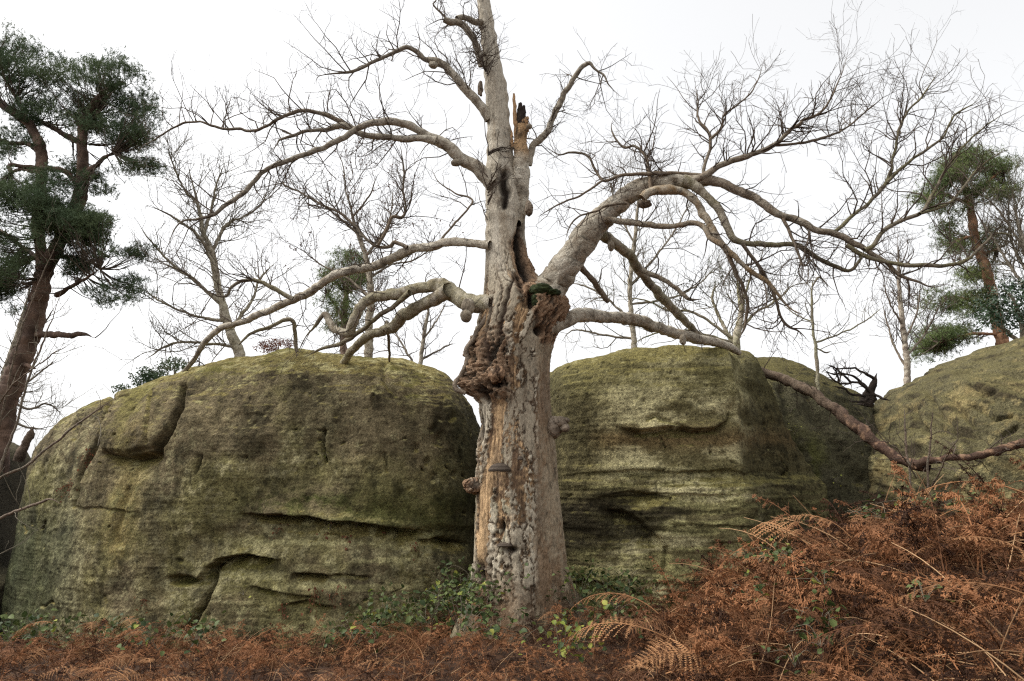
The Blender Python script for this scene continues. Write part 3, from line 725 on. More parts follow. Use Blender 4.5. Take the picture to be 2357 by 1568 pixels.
def twigs_for(o, lines, per_m, ln=(.35, 1.1), up=.35, lv2=5.5, lv3=8., mat=None, seed=1, spread=1.0, rtip=.0024, name='twigs', rmax=.011, t0=.1):
    rg = np.random.default_rng(seed)
    P1_, R1_ = grow(lines, per_m*1.6, ln, 6, up, spread, .28, rmax, .0022, t0, rg)
    P2, R2 = grow(aslist(P1_, R1_), lv2*1.35, (.12, .5), 5, up, 1.0, .28, .0065, rtip, .2, rg)
    P3, R3 = grow(aslist(P2, R2), lv3*1.25, (.05, .20), 3, up*.8, 1.0, .25, .0040, rtip, .2, rg)
    parts = [tubes_batch(P, R, 3) for P, R in ((P1_, R1_), (P2, R2), (P3, R3)) if len(P)]
    if not parts: return (P1_, P2, P3)
    V, F = join(parts)
    obj(name, mesh(name, V, F), mat or M_TWIG, o, 'stuff')
    return P1_, P2, P3

GA = (.20, .175, .085); BR = (.15, .105, .068); MG = (.135, .125, .05)
BRANCHES = [
 # spec, Y0, Y1, tint, twig density, up
 ('2 915,520,15 895,490,14 860,440,13 800,380,12 750,320,11 715,285,11 670,265,10 625,255,7.5 580,220,6.5 540,208,6.5 480,235,5 400,275,4.5 320,312,4 230,322,3.5 165,335,3 160,370,2', 8.5, 7.9, None, 5, .5),
 ('2 925,800,22 905,780,20 850,725,17 790,690,16 740,650,15 690,615,15 650,600,14 610,568,10 550,542,9.5 480,530,9.5 420,535,9 340,560,8.5 270,600,8 180,645,7.5 90,680,7 0,715,6.5 1 1150,745,6 1085,820,6 1000,880,5.5 930,935,5 860,955,4.5 800,965,4 760,1000,3.5 735,1060,3 700,1130,2', 8.4, 7.4, None, 3.5, .25),
 ('2 680,615,12 620,606,9 560,605,9 480,597,8.5 420,595,8.5 370,590,8.5 310,560,9 270,547,8 200,562,5.5 130,570,5 60,590,4.5 0,610,4 1 1210,625,3 1165,690,2', 8.15, 8.3, None, 5, .3),
 ('2 300,552,7 280,537,6 200,500,5.5 120,482,5.5 60,490,5 0,515,4.5 1 1160,550,4.2 1095,570,4 1040,560,3.8 985,560,3.5 920,545,3.5 860,530,3 800,535,3 740,565,2.6 680,605,2.4 620,640,2 590,690,1.2', 8.25, 8.6, BR, 7, .6),
 ('2 915,1068,14 880,1066,12 830,1060,11 740,1055,11 660,1075,11.5 580,1085,12 500,1125,11.5 400,1160,11 300,1180,11 220,1205,10.5 150,1260,10.5 80,1295,10 0,1330,9.5 1 1120,1375,8.5 1040,1410,8 970,1425,8 920,1460,7 880,1510,6.5 845,1565,6 800,1620,5', 8.4, 10.9, None, 3.2, .3),
 ('1 1275,1302,7 1200,1260,5.5 1130,1225,5 1060,1220,4.5 1010,1250,4 980,1290,3.2 900,1270,2.8 850,1220,2.5 790,1180,2 700,1140,1.5 600,1080,1', 9.5, 9.2, GA, 7, .4),
 ('2 555,1078,6 500,1055,5 480,1075,5 430,1075,4.5 380,1045,4.3 330,990,4 260,930,3.6 180,890,3.3 90,840,3 15,800,2.6 40,765,2 10,730,1.2', 8.9, 9.6, BR, 6, .4),
 ('2 425,1072,4.5 470,990,4.3 490,945,4 530,945,4 550,900,3.6 535,830,3.2 540,750,3 530,660,2.5 515,620,1.6', 9.0, 9.1, BR, 6, .5),
 ('2 695,1060,4 720,1020,3.2 770,965,3 840,875,2.8 760,840,2 690,790,1.5 650,710,1', 8.8, 9.4, BR, 3, .4),
 ('2 925,1322,25 895,1320,23 850,1322,22 800,1310,20.5 750,1270,20 710,1247,20 640,1250,14 570,1262,14.5 500,1280,13.5 430,1295,13.5 370,1320,13 335,1360,12.5 315,1410,11.5 300,1450,11 250,1440,9 215,1400,8.5 190,1370,7 150,1420,5 110,1470,4 80,1530,3', 8.4, 9.8, GA, 2, .5),
 ('2 735,1262,20 700,1285,19 660,1310,17 600,1340,16.5 540,1375,15.5 490,1425,14.5 440,1445,12.5 390,1465,11.5 330,1510,10.5 290,1560,9.5 260,1610,9', 8.55, 10.6, GA, 1.2, .5),
 ('2 565,1275,8 500,1330,6.5 430,1380,6.2 360,1430,6 300,1475,5.5 240,1505,5 170,1525,4 100,1560,3', 8.8, 10.3, GA, 2, .4),
 ('2 455,1440,5 465,1400,4 470,1455,4 475,1540,3.4 480,1610,3', 9.6, 10.8, BR, 1, .3),
 ('1 1040,1500,3 1100,1450,4 1180,1425,5 1240,1395,5 1275,1400,5 1285,1450,5 1290,1530,4.5 1300,1600,4', 10.2, 10.9, GA, 3, .4),
 ('2 1080,720,10 1090,680,9.5 1105,630,9.5 1140,600,10 1175,550,9 1210,470,8.2 1240,410,7.5 1280,340,6.8 1315,290,6.2 1345,275,5 1370,300,3.2 1410,325,2.8 1430,370,2.4 1470,410,2 1505,430,1.3', 8.6, 8.1, None, 3.5, .1),
 ('3 90,1290,46 150,1215,44 200,1140,39 255,1070,36 330,960,33 400,880,30.5 470,805,28 560,742,26 650,705,24 740,690,22 830,690,19 890,690,16 940,690,12', 8.4, 7.5, None, .3, .5),
 ('3 800,690,15 900,688,14 980,700,13 1060,735,12 1140,760,11.5 1200,810,10.5 1270,860,10 1372,890,9.2 4 350,930,8.7 440,950,8.2 520,990,8 600,1025,7 680,1080,6 760,1150,5 830,1180,4 920,1210,3 1000,1200,2.3 1080,1230,1.6', 7.55, 6.9, BR, 6, .45),
 ('3 600,775,13 640,742,12 740,735,11 820,755,10 880,820,9.5 920,890,9.2 960,960,9 1000,1010,9 1040,1050,8 1080,1090,6.5 1150,1150,6 1220,1190,6 1280,1270,5.5 1330,1320,5 1385,1345,5', 7.6, 7.2, (.27, .165, .065), 2, .2),
 ('3 800,690,16 850,710,14 910,765,11 970,830,10.5 1010,910,10 1040,970,9.5 1100,995,7.5 1200,1005,7 1300,1000,6.5 1372,1010,6.2 4 330,1050,6 400,1090,5.4 470,1120,5 520,1130,4.6 560,1090,4.2 570,1060,4 510,1015,3.2 540,975,2.6 600,990,2', 7.5, 7.4, MG, 6, .3),
 ('3 820,700,12 890,670,9.5 980,620,8.5 1080,580,8 1180,545,7 1260,500,6 1330,435,5.2 1380,410,4.6 4 283,400,4 380,350,3.2 420,290,2.6 460,210,2 490,130,1.5 515,40,.9', 7.5, 7.0, BR, 9, .55),
 ('4 150,515,5 200,515,4 300,500,3.6 420,470,3 520,420,2.6 600,350,2 680,280,1.3', 7.3, 7.5, BR, 9, .5),
 ('3 900,670,5.5 905,620,4.8 930,540,4.3 930,470,4 880,390,3.2 870,300,2.4 860,230,1.4', 7.5, 7.8, BR, 9, .5),
 ('3 930,490,4 990,430,3.4 1000,370,2.8 1090,300,2.2 1160,210,1.6 1200,80,.9', 7.6, 7.3, BR, 9, .5),
 ('3 900,665,6 800,655,5.4 700,655,5 560,657,4.4 480,670,4.2 410,690,3.8 370,640,3.5 335,570,3.2 250,550,3 190,560,2.6 110,510,1.6', 7.5, 7.9, BR, 8, .4),
 ('3 405,688,3 300,760,2.6 200,800,2.2 80,870,1.3', 7.7, 7.9, BR, 6, .1),
 ('3 520,800,4 430,810,3.4 370,840,3 280,870,2.6 240,920,2.2 220,990,1.5', 7.7, 7.6, BR, 6, .1),
 ('3 640,730,6 630,640,5 610,560,4.5 560,520,3.6 500,520,3 450,440,2.4 460,380,1.6', 7.6, 7.9, BR, 11, .5),
 ('3 410,885,11 440,880,10 500,890,9 600,900,8 680,910,7.4 760,910,7.2 850,900,7 905,920,7.2 930,970,7 1000,1008,6', 7.9, 7.35, (.22, .145, .08), 3, .3),
 ('3 370,930,17 420,965,15.5 470,1000,13.5 540,1060,12.5 590,1130,12.2 640,1190,11.5 700,1260,11 770,1340,10.5 840,1410,9.5 900,1470,9', 8.0, 10.4, MG, 1.5, .2),
 ('3 600,1130,8 640,1150,6.5 700,1175,6.2 770,1220,6 830,1270,5.5 890,1270,4', 8.7, 8.3, BR, 4, .3),
 ('3 285,1100,10 315,1135,8.5 370,1200,8 430,1280,7.5', 8.2, 8.7, BR, 2, .2),
 ('3 120,1410,26 200,1388,21 270,1356,18.5 350,1350,16.5 450,1358,15.5 540,1370,15.5 620,1390,15 700,1415,14.5 780,1440,14 860,1460,13 940,1480,12 1030,1505,10 1075,1535,7', 8.35, 10.75, None, 1.2, .3),
 ('4 430,950,6 480,910,5.4 530,860,5 620,790,4.7 690,710,4.5 720,640,4 735,540,3.5 790,370,3 870,280,2.4 930,190,1.9 970,110,1', 7.2, 7.5, MG, 9, .5),
 ('4 700,700,4.5 790,610,4 880,550,3.6 980,470,3 1030,370,2.4 1130,310,1.9 1170,260,1', 7.3, 7.0, MG, 9, .45),
 ('4 590,1030,7 630,1010,6.4 690,930,6 780,880,6 870,850,6 920,770,5 960,690,4.2 1010,600,3.8 1080,520,3 1170,430,2.4 1260,370,1.9 1340,330,1', 7.0, 6.8, MG, 9, .45),
 ('4 860,852,4.5 1000,800,3.6 1100,690,3 1160,620,2.4 1300,520,1.4', 6.9, 7.2, MG, 8, .45),
 ('4 500,1005,5 600,1060,5.2 700,1090,5 800,1105,5 900,1100,5 1020,1100,4.8 1100,1070,4.4 1180,1000,4 1230,950,3 1300,955,2.4 1390,980,1.6', 7.1, 6.7, MG, 8, .3),
 ('4 190,875,5 240,980,4 270,1060,3.5 290,1110,3 330,1080,2.4 380,1060,1.6', 7.3, 7.2, BR, 6, .2),
 ('3 1000,1015,6 1060,1140,5 1110,1260,4.6 1100,1400,4 1060,1480,3', 7.4, 7.7, BR, 4, 0),
 ('3 1090,1000,5 1150,1080,4.4 1200,1140,4 1240,1240,3.8 1290,1380,3.5 1372,1430,3 4 320,1480,2', 7.4, 7.8, BR, 5, 0),
 ('2 880,290,11 868,240,10 850,190,9.5 820,135,9.5 780,97,9.5 740,95,9 712,85,7.5', 8.45, 8.2, None, 5, .2),
 ('2 880,95,10 850,92,9.5 800,75,9 770,82,8', 8.45, 8.3, None, 3, .2),
 ('2 725,85,4 705,60,2.6 665,20,2.4 680,-5,2 672,-60,1.2', 8.25, 8.2, BR, 9, .4),
]
blist = []
for i, (sp, y0, y1, tint, dens, up) in enumerate(BRANCHES):
    o, Q, r = limb('branch', sp, y0, y1, tree, 300 + i*23, tint, .9)
    twigs_for(o, [(Q, r)], dens*(1.5 if i < 15 else 1.1), (.3, 1.1) if i < 15 else (.25, .85), up=up*(.9 if i < 15 else .65), seed=900 + i, lv2=6, lv3=9)
    blist.append((o, Q, r))

# twiggy shoots beside the upper stem
Pst, Rst = trace('2 905,330,9 880,270,9 850,190,8 870,120,7', 8.3, 8.3)
twigs_for(trunk, [resample(Pst, Rst, .05)], 26, (.15, .5), .3, seed=77, name='shoots', t0=0, lv2=7, lv3=10)
Pst, Rst = trace('2 905,1000,9 905,800,9 910,640,9', 8.2, 8.2)
twigs_for(trunk, [resample(Pst, Rst, .05)], 5, (.3, .8), .2, seed=78, name='shoots', t0=0)

# broken second stem with splinters
def stemcol(V, R, s, tint=None):
    h = proj(V)[1]
    c = lerp(bark_cols(V, R, s), np.array([.36, .23, .12]), sstep(380, 330, h + 15*fbm(V, 6, 2, s)))
    return lerp(c, np.array([.02, .014, .01]), sstep(.05, .3, fbm(V*np.array([9, 9, 1.5]), 1, 2, s+3))*sstep(330, 300, h))
bs, _, _ = limb('broken_stem', '2 1010,960,30 1030,900,28 1040,820,26 1047,760,25 1050,690,22 1047,620,17 1050,570,15.5 1052,545,14', 8.5, 8.45, tree, 1500, None, .5, cols=stemcol)
def splinter(x0, y0, x1, y1, wd, dark, seed, Y=8.45):
    """a jagged torn blade of wood"""
    a = at(*[v*TAGS['2'][2] + o for v, o in zip((x0, y0), TAGS['2'][:2])], Y); b = at(*[v*TAGS['2'][2] + o for v, o in zip((x1, y1), TAGS['2'][:2])], Y)
    wd = wd*TAGS['2'][2]*Y/FOC; rg = np.random.default_rng(seed); n = 14; t = np.linspace(0, 1, n)
    c = a + (b - a)*t[:, None]; hw = wd*(1 - .55*t**2)*(1 + .25*rg.normal(size=n)*.6)
    V = []
    for k in range(n):
        for sx, sy in ((-1, -.45), (0, -.65), (1, -.35), (.9, .4), (-.9, .4)):
            V.append(c[k] + np.array([sx*hw[k]*(1 + .2*rg.normal()), sy*hw[k]*(1 + .2*rg.normal()), .01*rg.normal() - (.06*rg.random() if k == n-1 else 0)]))
    V = np.array(V).reshape(n, 5, 3).transpose(1, 0, 2).reshape(-1, 3)
    F = grid_faces(5, n, True); top = np.array([[k*n + n-1 for k in (0, 1, 2, 3)]]); F = np.vstack([F, top])
    base_ = np.array([.025, .016, .011]) if dark else np.array([.36, .22, .115])
    cc = base_*(1 + .35*fbm(V*np.array([40, 40, 6]), 1, 3, seed)[:, None])
    obj('splinter', mesh('splinter', V, F, cc, smooth=False), M_TRUNK, bs)
for a in [(1030, 600, 1018, 405, 11, 0, 1), (1048, 590, 1046, 440, 15, 1, 2), (1062, 590, 1062, 452, 11, 1, 3), (1070, 580, 1075, 505, 13, 0, 4), (1012, 640, 1008, 565, 7, 0, 5), (1040, 590, 1036, 470, 9, 1, 6), (1060, 640, 1052, 500, 16, 0, 7)]:
    splinter(*a)

def lump(name, blobs, seed, colfn, parent, amp=.3, freq=6, mat=None, ridge=True):
    """blobs: (u, v, Y, rx, ry_depth, rz) in photo pixels -> one knobbly mesh"""
    parts, cols = [], []
    S, F = sphere_grid(44, 32)
    for i, (u, v, Y, rx, rz, ry) in enumerate(blobs):
        c_ = at(u, v, Y); k_ = Y/FOC
        V = c_ + S*np.array([rx, ry, rz])*k_
        n = (ridged((V + .05*np.stack([fbm(V, 9, 2, seed+70+k) for k in range(3)], 1))*np.array([1.2, 1.2, .75]), freq, 4, seed+i) - .35) if ridge else fbm(V, freq, 3, seed+i)
        V = c_ + (V - c_)*(1 + amp*n + .12*fbm(V, freq*4, 2, seed+i+50))[:, None]
        parts.append((V, F)); cols.append(colfn(V, n))
    V, F = join(parts)
    return obj(name, mesh(name, V, F, np.clip(np.vstack(cols), .008, .7)), mat or M_TRUNK, parent)

def burlcol(V, n):
    c = lerp(np.broadcast_to(np.array([.040, .022, .014]), V.shape), np.array([.25, .155, .092]), sstep(-.2, .4, n))
    c = c*(1 + .5*fbm(V, 22, 3, 607)[:, None])
    return lerp(c, np.array([.24, .20, .15]), .55*sstep(.1, .4, fbm(V, 5, 3, 601)))
def rimcol(V, n): return lerp(np.broadcast_to(np.array([.13, .10, .072]), V.shape), np.array([.25, .20, .15]), sstep(-.3, .4, fbm(V, 9, 3, 603)))
def knobcol(V, n): return lerp(np.broadcast_to(np.array([.20, .165, .12]), V.shape), np.array([.36, .32, .25]), sstep(-.2, .4, fbm(V, 7, 3, 605)))
rim, Q, r = limb('burl_rim', 'V 1124,718,5 1114,740,7 1099,760,7 1086,785,7 1075,806,8 1077,830,7 1067,846,7 1063,864,7 1049,882,8 1052,897,7 1072,905,5', 8.35, 8.3, trunk, 640, None, 1.6, cols=lambda V, R, s, t=None: rimcol(V, 0), bump=2.2)
lump('knot', [(1143, 862, 8.1, 17, 20, 20)], 623, burlcol, trunk, .5, 9)
lump('knob', [(1274, 984, 8.40, 20, 26, 24), (1287, 972, 8.34, 19, 14, 18), (1300, 985, 8.32, 11, 11, 14), (1302, 968, 8.33, 9, 7, 12)], 631, rimcol, trunk, .16, 6, ridge=False)
lump('knob', [(1092, 1118, 8.4, 21, 16, 22), (1078, 1113, 8.38, 11, 9, 14), (1083, 1127, 8.36, 9, 7, 12)], 637, burlcol, trunk, .5, 12)
lump('branch_stub', [(1078, 706, 8.3, 16, 20, 16), (1073, 727, 8.28, 14, 16, 15)], 651, knobcol, tree, .15, 5, ridge=False)
lump('branch_stub', [(1572, 782, 9.5, 8, 14, 8)], 653, knobcol, tree, .2, 8, ridge=False)
lump('branch_stub', [(1484, 470, 7.75, 16, 10, 12)], 655, rimcol, tree, .4, 8)
lump('branch_stub', [(1406, 566, 7.95, 8, 14, 9)], 657, knobcol, tree, .2, 8, ridge=False)
lump('branch_stub', [(1217, 480, 8.3, 9, 18, 10), (1221, 476, 8.28, 7, 9, 8)], 659, rimcol, trunk, .5, 10)
lump('branch_stub', [(1106, 205, 8.4, 7, 20, 8)], 661, rimcol, trunk, .4, 10)
lump('branch_stub', [(1050, 375, 8.25, 13, 9, 10)], 663, knobcol, tree, .2, 8, ridge=False)
lump('branch_stub', [(997, 150, 8.2, 12, 9, 10)], 665, knobcol, tree, .3, 8, ridge=False)
lump('branch_stub', [(1218, 292, 8.35, 8, 7, 8)], 667, knobcol, bs, .3, 8, ridge=False)
lump('moss_cushion', [(1245, 668, 8.1, 26, 14, 24), (1268, 674, 8.12, 22, 8, 20), (1235, 690, 8.1, 12, 20, 16)], 671, knobcol, trunk, .35, 10, M_MOSS)

def fungus(u, v, Y, wpx, hpx, seed):
    """hoof-shaped bracket: ringed dome above, flat pores below"""
    c_ = at(u, v, Y); W = wpx*Y/FOC; H = hpx*Y/FOC
    na, nr = 40, 22; a = np.linspace(-np.pi, 0, na)
    t = np.linspace(0, 1, nr)
    prof_r = np.r_[np.sin(t*np.pi/2)*1.0, [.97, .9, .5, .05]]; prof_z = np.r_[np.cos(t*np.pi/2)**1.3*1.0, [-.12, -.18, -.12, -.1]]
    prof_r[:nr] += .012*np.sin(t*17)
    A, R_ = np.meshgrid(a, prof_r, indexing='ij'); _, Zp = np.meshgrid(a, prof_z, indexing='ij')
    V = np.stack([c_[0] + np.cos(A)*R_*W, c_[1] + np.sin(A)*R_*W*.85, c_[2] + Zp*H], -1).reshape(-1, 3)
    V += .006*np.stack([fbm(V, 14, 2, seed+i) for i in range(3)], 1)
    ring = np.tile(np.r_[np.sin(t*17)*.35 + .4, [1.3, .3, .2, .2]], na)
    cc = lerp(np.broadcast_to(np.array([.040, .029, .021]), V.shape), np.array([.115, .090, .067]), np.clip(ring, 0, 1)*.8)
    obj('bracket_fungus', mesh('bracket_fungus', V, grid_faces(na, len(prof_r)), cc), M_FUNGUS, trunk)
fungus(1150, 1083, 8.1, 26, 17, 701)
fungus(1163, 1256, 8.1, 20, 8, 703)
fungus(1198, 1057, 8.08, 7, 7, 705)

# ------------------------------------------------------------------ fallen limb leaning over the cleft
def fallcol(V, R, s, tint=None):
    u, v = proj(V); e = fbm(V, 9, 3, s); t = sstep(1850, 2000, u)
    c = lerp(np.broadcast_to(np.array([.125, .092, .064]), V.shape), np.array([.070, .040, .028]), t)
    c = lerp(c, np.array([.27, .165, .10]), .8*sstep(.12, .3, e)*t)
    return lerp(c, np.array([.07, .045, .03]), .7*sstep(.05, .4, -e))
fl = empty('fallen_branch', at(2110, 1075, 9.9), 'long fallen branch with peeling red bark leaning across the dark cleft', 'branch')
o, Q, r = limb('limb', 'V 1660,800,9 1700,822,9 1755,856,10.5 1800,872,11.5 1850,895,12.5 1890,920,13 1950,965,14 2000,1005,14 2040,1035,13 2080,1060,13 2110,1072,12 2140,1078,9', 12.2, 9.9, fl, 2001, cols=fallcol, bump=2.4, gnarl=.9)
twigs_for(o, [(Q, r)], 4, (.2, .7), .1, seed=2003)
o, Q, r = limb('side_limb', 'V 2105,1072,10 2135,1060,9 2180,1056,9 2230,1052,9 2280,1040,10 2320,1032,10 2357,1018,11 2420,1000,12', 9.9, 9.2, fl, 2031, cols=fallcol, bump=2.4, gnarl=1.2)
twigs_for(o, [(Q, r)], 5, (.2, .6), .3, seed=2005)

# ------------------------------------------------------------------ background trees
def bare_tree(name, label, spec, Y, limbs, seed, tint=None, dens=4, ln=(.6, 1.8), mat=None, group=None, leaves=0, up=.4, lv2=4.5, lv3=6, rtip=.003, leafmat=None, leafsize=.035):
    P, R = trace(spec, Y, Y)
    b = P[0]; root = empty(name, (b[0], b[1], max(ground(b[0], b[1]), 0)), label, 'tree', group)
    tr_, Q, r = limb('trunk', spec, Y, Y, root, seed, tint, .8, sides=10)
    lines = [(Q[len(Q)//3:], r[len(Q)//3:])]
    for i, (s_, dy) in enumerate(limbs):
        s_ = ' '.join(','.join(t_.split(',')[:2] + ['%.2f' % (float(t_.split(',')[2])*.68)]) if ',' in t_ else t_ for t_ in s_.split())
        o, Q, r = limb('branch', s_, Y, Y + dy, root, seed + 30 + i*11, tint, 1.3, sides=8); lines.append((Q, r))
    rg = np.random.default_rng(seed)
    k_ = Y/9.
    P1_, R1_ = grow(lines, dens*1.7, ln, 7, up, .9, .26, .009*k_, .004, .1, rg)
    P2, R2 = grow(aslist(P1_, R1_), lv2*1.2, (.2, .8), 5, up, .9, .26, .0062*k_, rtip*1.4, .15, rg)
    P3, R3 = grow(aslist(P2, R2), lv3*1.1, (.1, .4), 3, up, .9, .25, .0046*k_, rtip*1.4, .15, rg)
    V, F = join([tubes_batch(a, b_, 3) for a, b_ in ((P1_, R1_), (P2, R2), (P3, R3)) if len(a)])
    crown = obj('crown', mesh('crown', V, F), mat or M_TWIG, root, 'stuff')
    if leaves:
        allp = np.vstack([P2.reshape(-1, 3), P3.reshape(-1, 3)])
        X = allp[rg.integers(0, len(allp), leaves)]
        n = len(X); a = rg.normal(size=(n, 3)); a /= np.linalg.norm(a, axis=1)[:, None]; b_ = np.cross(a, rg.normal(size=(n, 3))); b_ /= np.linalg.norm(b_, axis=1)[:, None]
        s_ = leafsize*(.6 + .8*rg.random(n))[:, None]
        V = np.stack([X, X + a*s_ + b_*s_*.55, X + a*s_*2.0, X + a*s_ - b_*s_*.55], 1).reshape(-1, 3)
        obj('foliage', mesh('foliage', V, np.arange(n*4).reshape(-1, 4), smooth=False), leafmat or M_BROWN, root, 'stuff')
    return root

BT = 'bare trees behind the rocks'
bare_tree('bare_tree', 'bare grey tree with forking pale trunk rising behind the broad mossy boulder', 'V 565,980,17 552,820,14 530,760,12 512,700,10 498,640,9 487,580,8 470,540,6 455,470,4.5 440,410,3 430,370,2', 14.5,
          [('V 500,640,9 470,560,6 430,520,5 380,490,3.5 330,470,2', -.8), ('V 487,580,8 520,520,6 560,500,4 600,470,3 620,430,2', .8), ('V 470,540,7 490,470,5 500,420,3.5 520,370,2', .3), ('V 455,470,6 420,430,4 400,380,3 385,350,1.6', .4),
           ('V 512,700,9 450,650,6 400,610,5 350,560,3 310,500,2', -1), ('V 530,760,8 580,690,5 600,640,4 640,600,2.4', 1), ('V 525,740,7 460,730,5 380,700,4 320,660,2.5', .6), ('V 548,800,6 480,790,5 400,790,4 330,830,3', -1)], 2100, (.30, .27, .18), 5, (.5, 1.6), M_TWIG_PALE, BT)
bare_tree('oak_sapling', 'slim tree still holding scattered brown leaves above the mossy boulder', 'V 850,960,13 848,820,11 850,740,10 855,690,9 850,640,8 842,590,7 825,540,6 812,500,5 800,440,3', 13,
          [('V 842,590,6 880,540,4 900,490,3 905,430,2', .5), ('V 825,540,5 780,500,4 740,470,3 700,440,2', -.6), ('V 812,500,4 795,430,3 790,380,2 770,340,1.5', .3), ('V 855,690,6 800,640,4 740,610,3 690,570,2', .8), ('V 850,640,5 900,610,3.5 950,600,3 1010,560,2', .6), ('V 812,500,4 850,450,3 870,400,2', -.4)],
          2200, (.16, .125, .085), 4.6, (.4, 1.3), None, BT, leaves=900, leafsize=.022)
bare_tree('bare_tree', 'thin crooked bare sapling standing on top of the dark cleft rock', 'V 1885,960,5 1880,830,4 1872,760,3.6 1868,700,3.4 1870,650,3 1878,632,2', 12.6,
          [('V 1874,790,4 1930,770,3 1990,740,2.5 2040,700,1.6', .5), ('V 1870,660,3 1885,640,3.4 1900,650,2.4 1908,668,1.5', 0), ('V 1872,740,3 1840,730,2.4 1800,700,1.6', .5), ('V 1876,800,3 1900,812,3 1915,808,2', 0)], 2300, (.22, .21, .12), 1.6, (.3, .9), M_TWIG_PALE, BT)
bare_tree('bare_tree', 'slender bare birch beside the ochre boulder, left of the far pine', 'V 2096,1000,9 2090,900,8 2086,820,7.5 2078,750,6.5 2072,690,5.5 2068,620,4 2066,540,2.5', 17,
          [('V 2088,850,5 2060,800,4 2040,740,2.6 2030,690,1.6', .5), ('V 2086,820,5 2120,780,3.6 2150,730,2.6 2170,690,1.6', .5), ('V 2078,750,4 2050,700,3 2030,640,2', -.5), ('V 2080,790,4 2110,720,3 2120,650,2', .5)], 2400, (.18, .13, .10), 4, (.5, 1.3), None, BT)
bare_tree('bare_tree', 'mossy forked tree with ivy on its stem behind the banded boulder', 'V 1690,960,13 1692,800,11 1700,760,9 1705,720,7 1700,670,5 1690,620,3.5', 14,
          [('V 1692,800,9 1660,740,6 1640,690,4.5 1650,640,3', .5), ('V 1700,760,7 1740,720,5 1790,690,4 1830,650,2.5', .6), ('V 1705,720,6 1720,660,4 1740,610,3', -.5), ('V 1690,790,6 1620,770,5 1560,760,4 1500,770,3 1440,800,2', -.6), ('V 1688,780,6 1600,720,5 1540,715,4 1480,690,3 1420,690,2', .4)], 2500, (.20, .19, .085), 3, (.5, 1.3), M_TWIG_PALE, BT,
          leaves=350, leafmat=M_HOLLY, leafsize=.025)
bare_tree('bare_tree', 'young bare tree with spreading fine twigs behind the arching limb', 'V 1470,1000,10 1462,820,8 1455,740,7 1450,660,6 1460,560,5 1470,460,3.5 1480,380,2', 16,
          [('V 1455,740,5 1400,690,4 1350,660,3 1300,650,2', .5), ('V 1450,660,5 1510,590,4 1560,520,3 1600,440,2', .8), ('V 1460,560,4 1420,480,3 1400,400,2', .4), ('V 1458,780,5 1380,770,4 1320,760,3 1290,790,2', .4), ('V 1455,700,5 1530,690,4 1600,660,3 1660,600,2', .6)], 2600, (.20, .17, .12), 3.6, (.5, 1.5), M_TWIG_PALE, BT)
bare_tree('bare_tree', 'bare tree whose twigs spread behind the far orange pine', 'V 2420,1000,12 2400,800,10 2380,650,8 2350,540,6 2330,450,4', 20,
          [('V 2390,700,6 2330,620,5 2280,540,4 2240,480,2.5', .5), ('V 2380,650,6 2330,560,4 2320,440,2.5', .8), ('V 2360,580,5 2310,500,3.5 2260,440,2', -.5), ('V 2400,760,6 2330,720,4 2260,700,3', .5)], 2700, (.20, .17, .13), 4.5, (.7, 2.0), M_TWIG_PALE, BT)
bare_tree('bare_tree', 'bare twiggy tree behind the leaning pine trunk at the dark boulder', 'V -60,1200,12 -30,1000,10 0,900,8 30,800,6 60,700,4 80,620,2.5', 17,
          [('V -20,960,6 40,900,4 90,860,3 140,820,2', .5), ('V 0,900,6 60,940,4 110,930,3 150,960,2', .8), ('V 30,800,5 90,760,3.5 130,700,2', -.5), ('V -10,930,5 50,980,4 110,990,3', .5)], 2800, (.18, .15, .11), 4, (.5, 1.4), M_TWIG_PALE, BT)
bare_tree('bare_tree', 'low bare bush of fine twigs in the gap beside the dead tree', 'V 960,960,7 965,860,6 975,780,5 985,720,4 990,680,3', 18,
          [('V 965,860,5 930,800,4 900,750,2.5', .5), ('V 975,780,4 1010,730,3 1030,690,2', .8), ('V 968,830,4 1020,800,3 1050,790,2', .4)], 2900, (.18, .15, .11), 2.5, (.4, 1.1), None, BT)

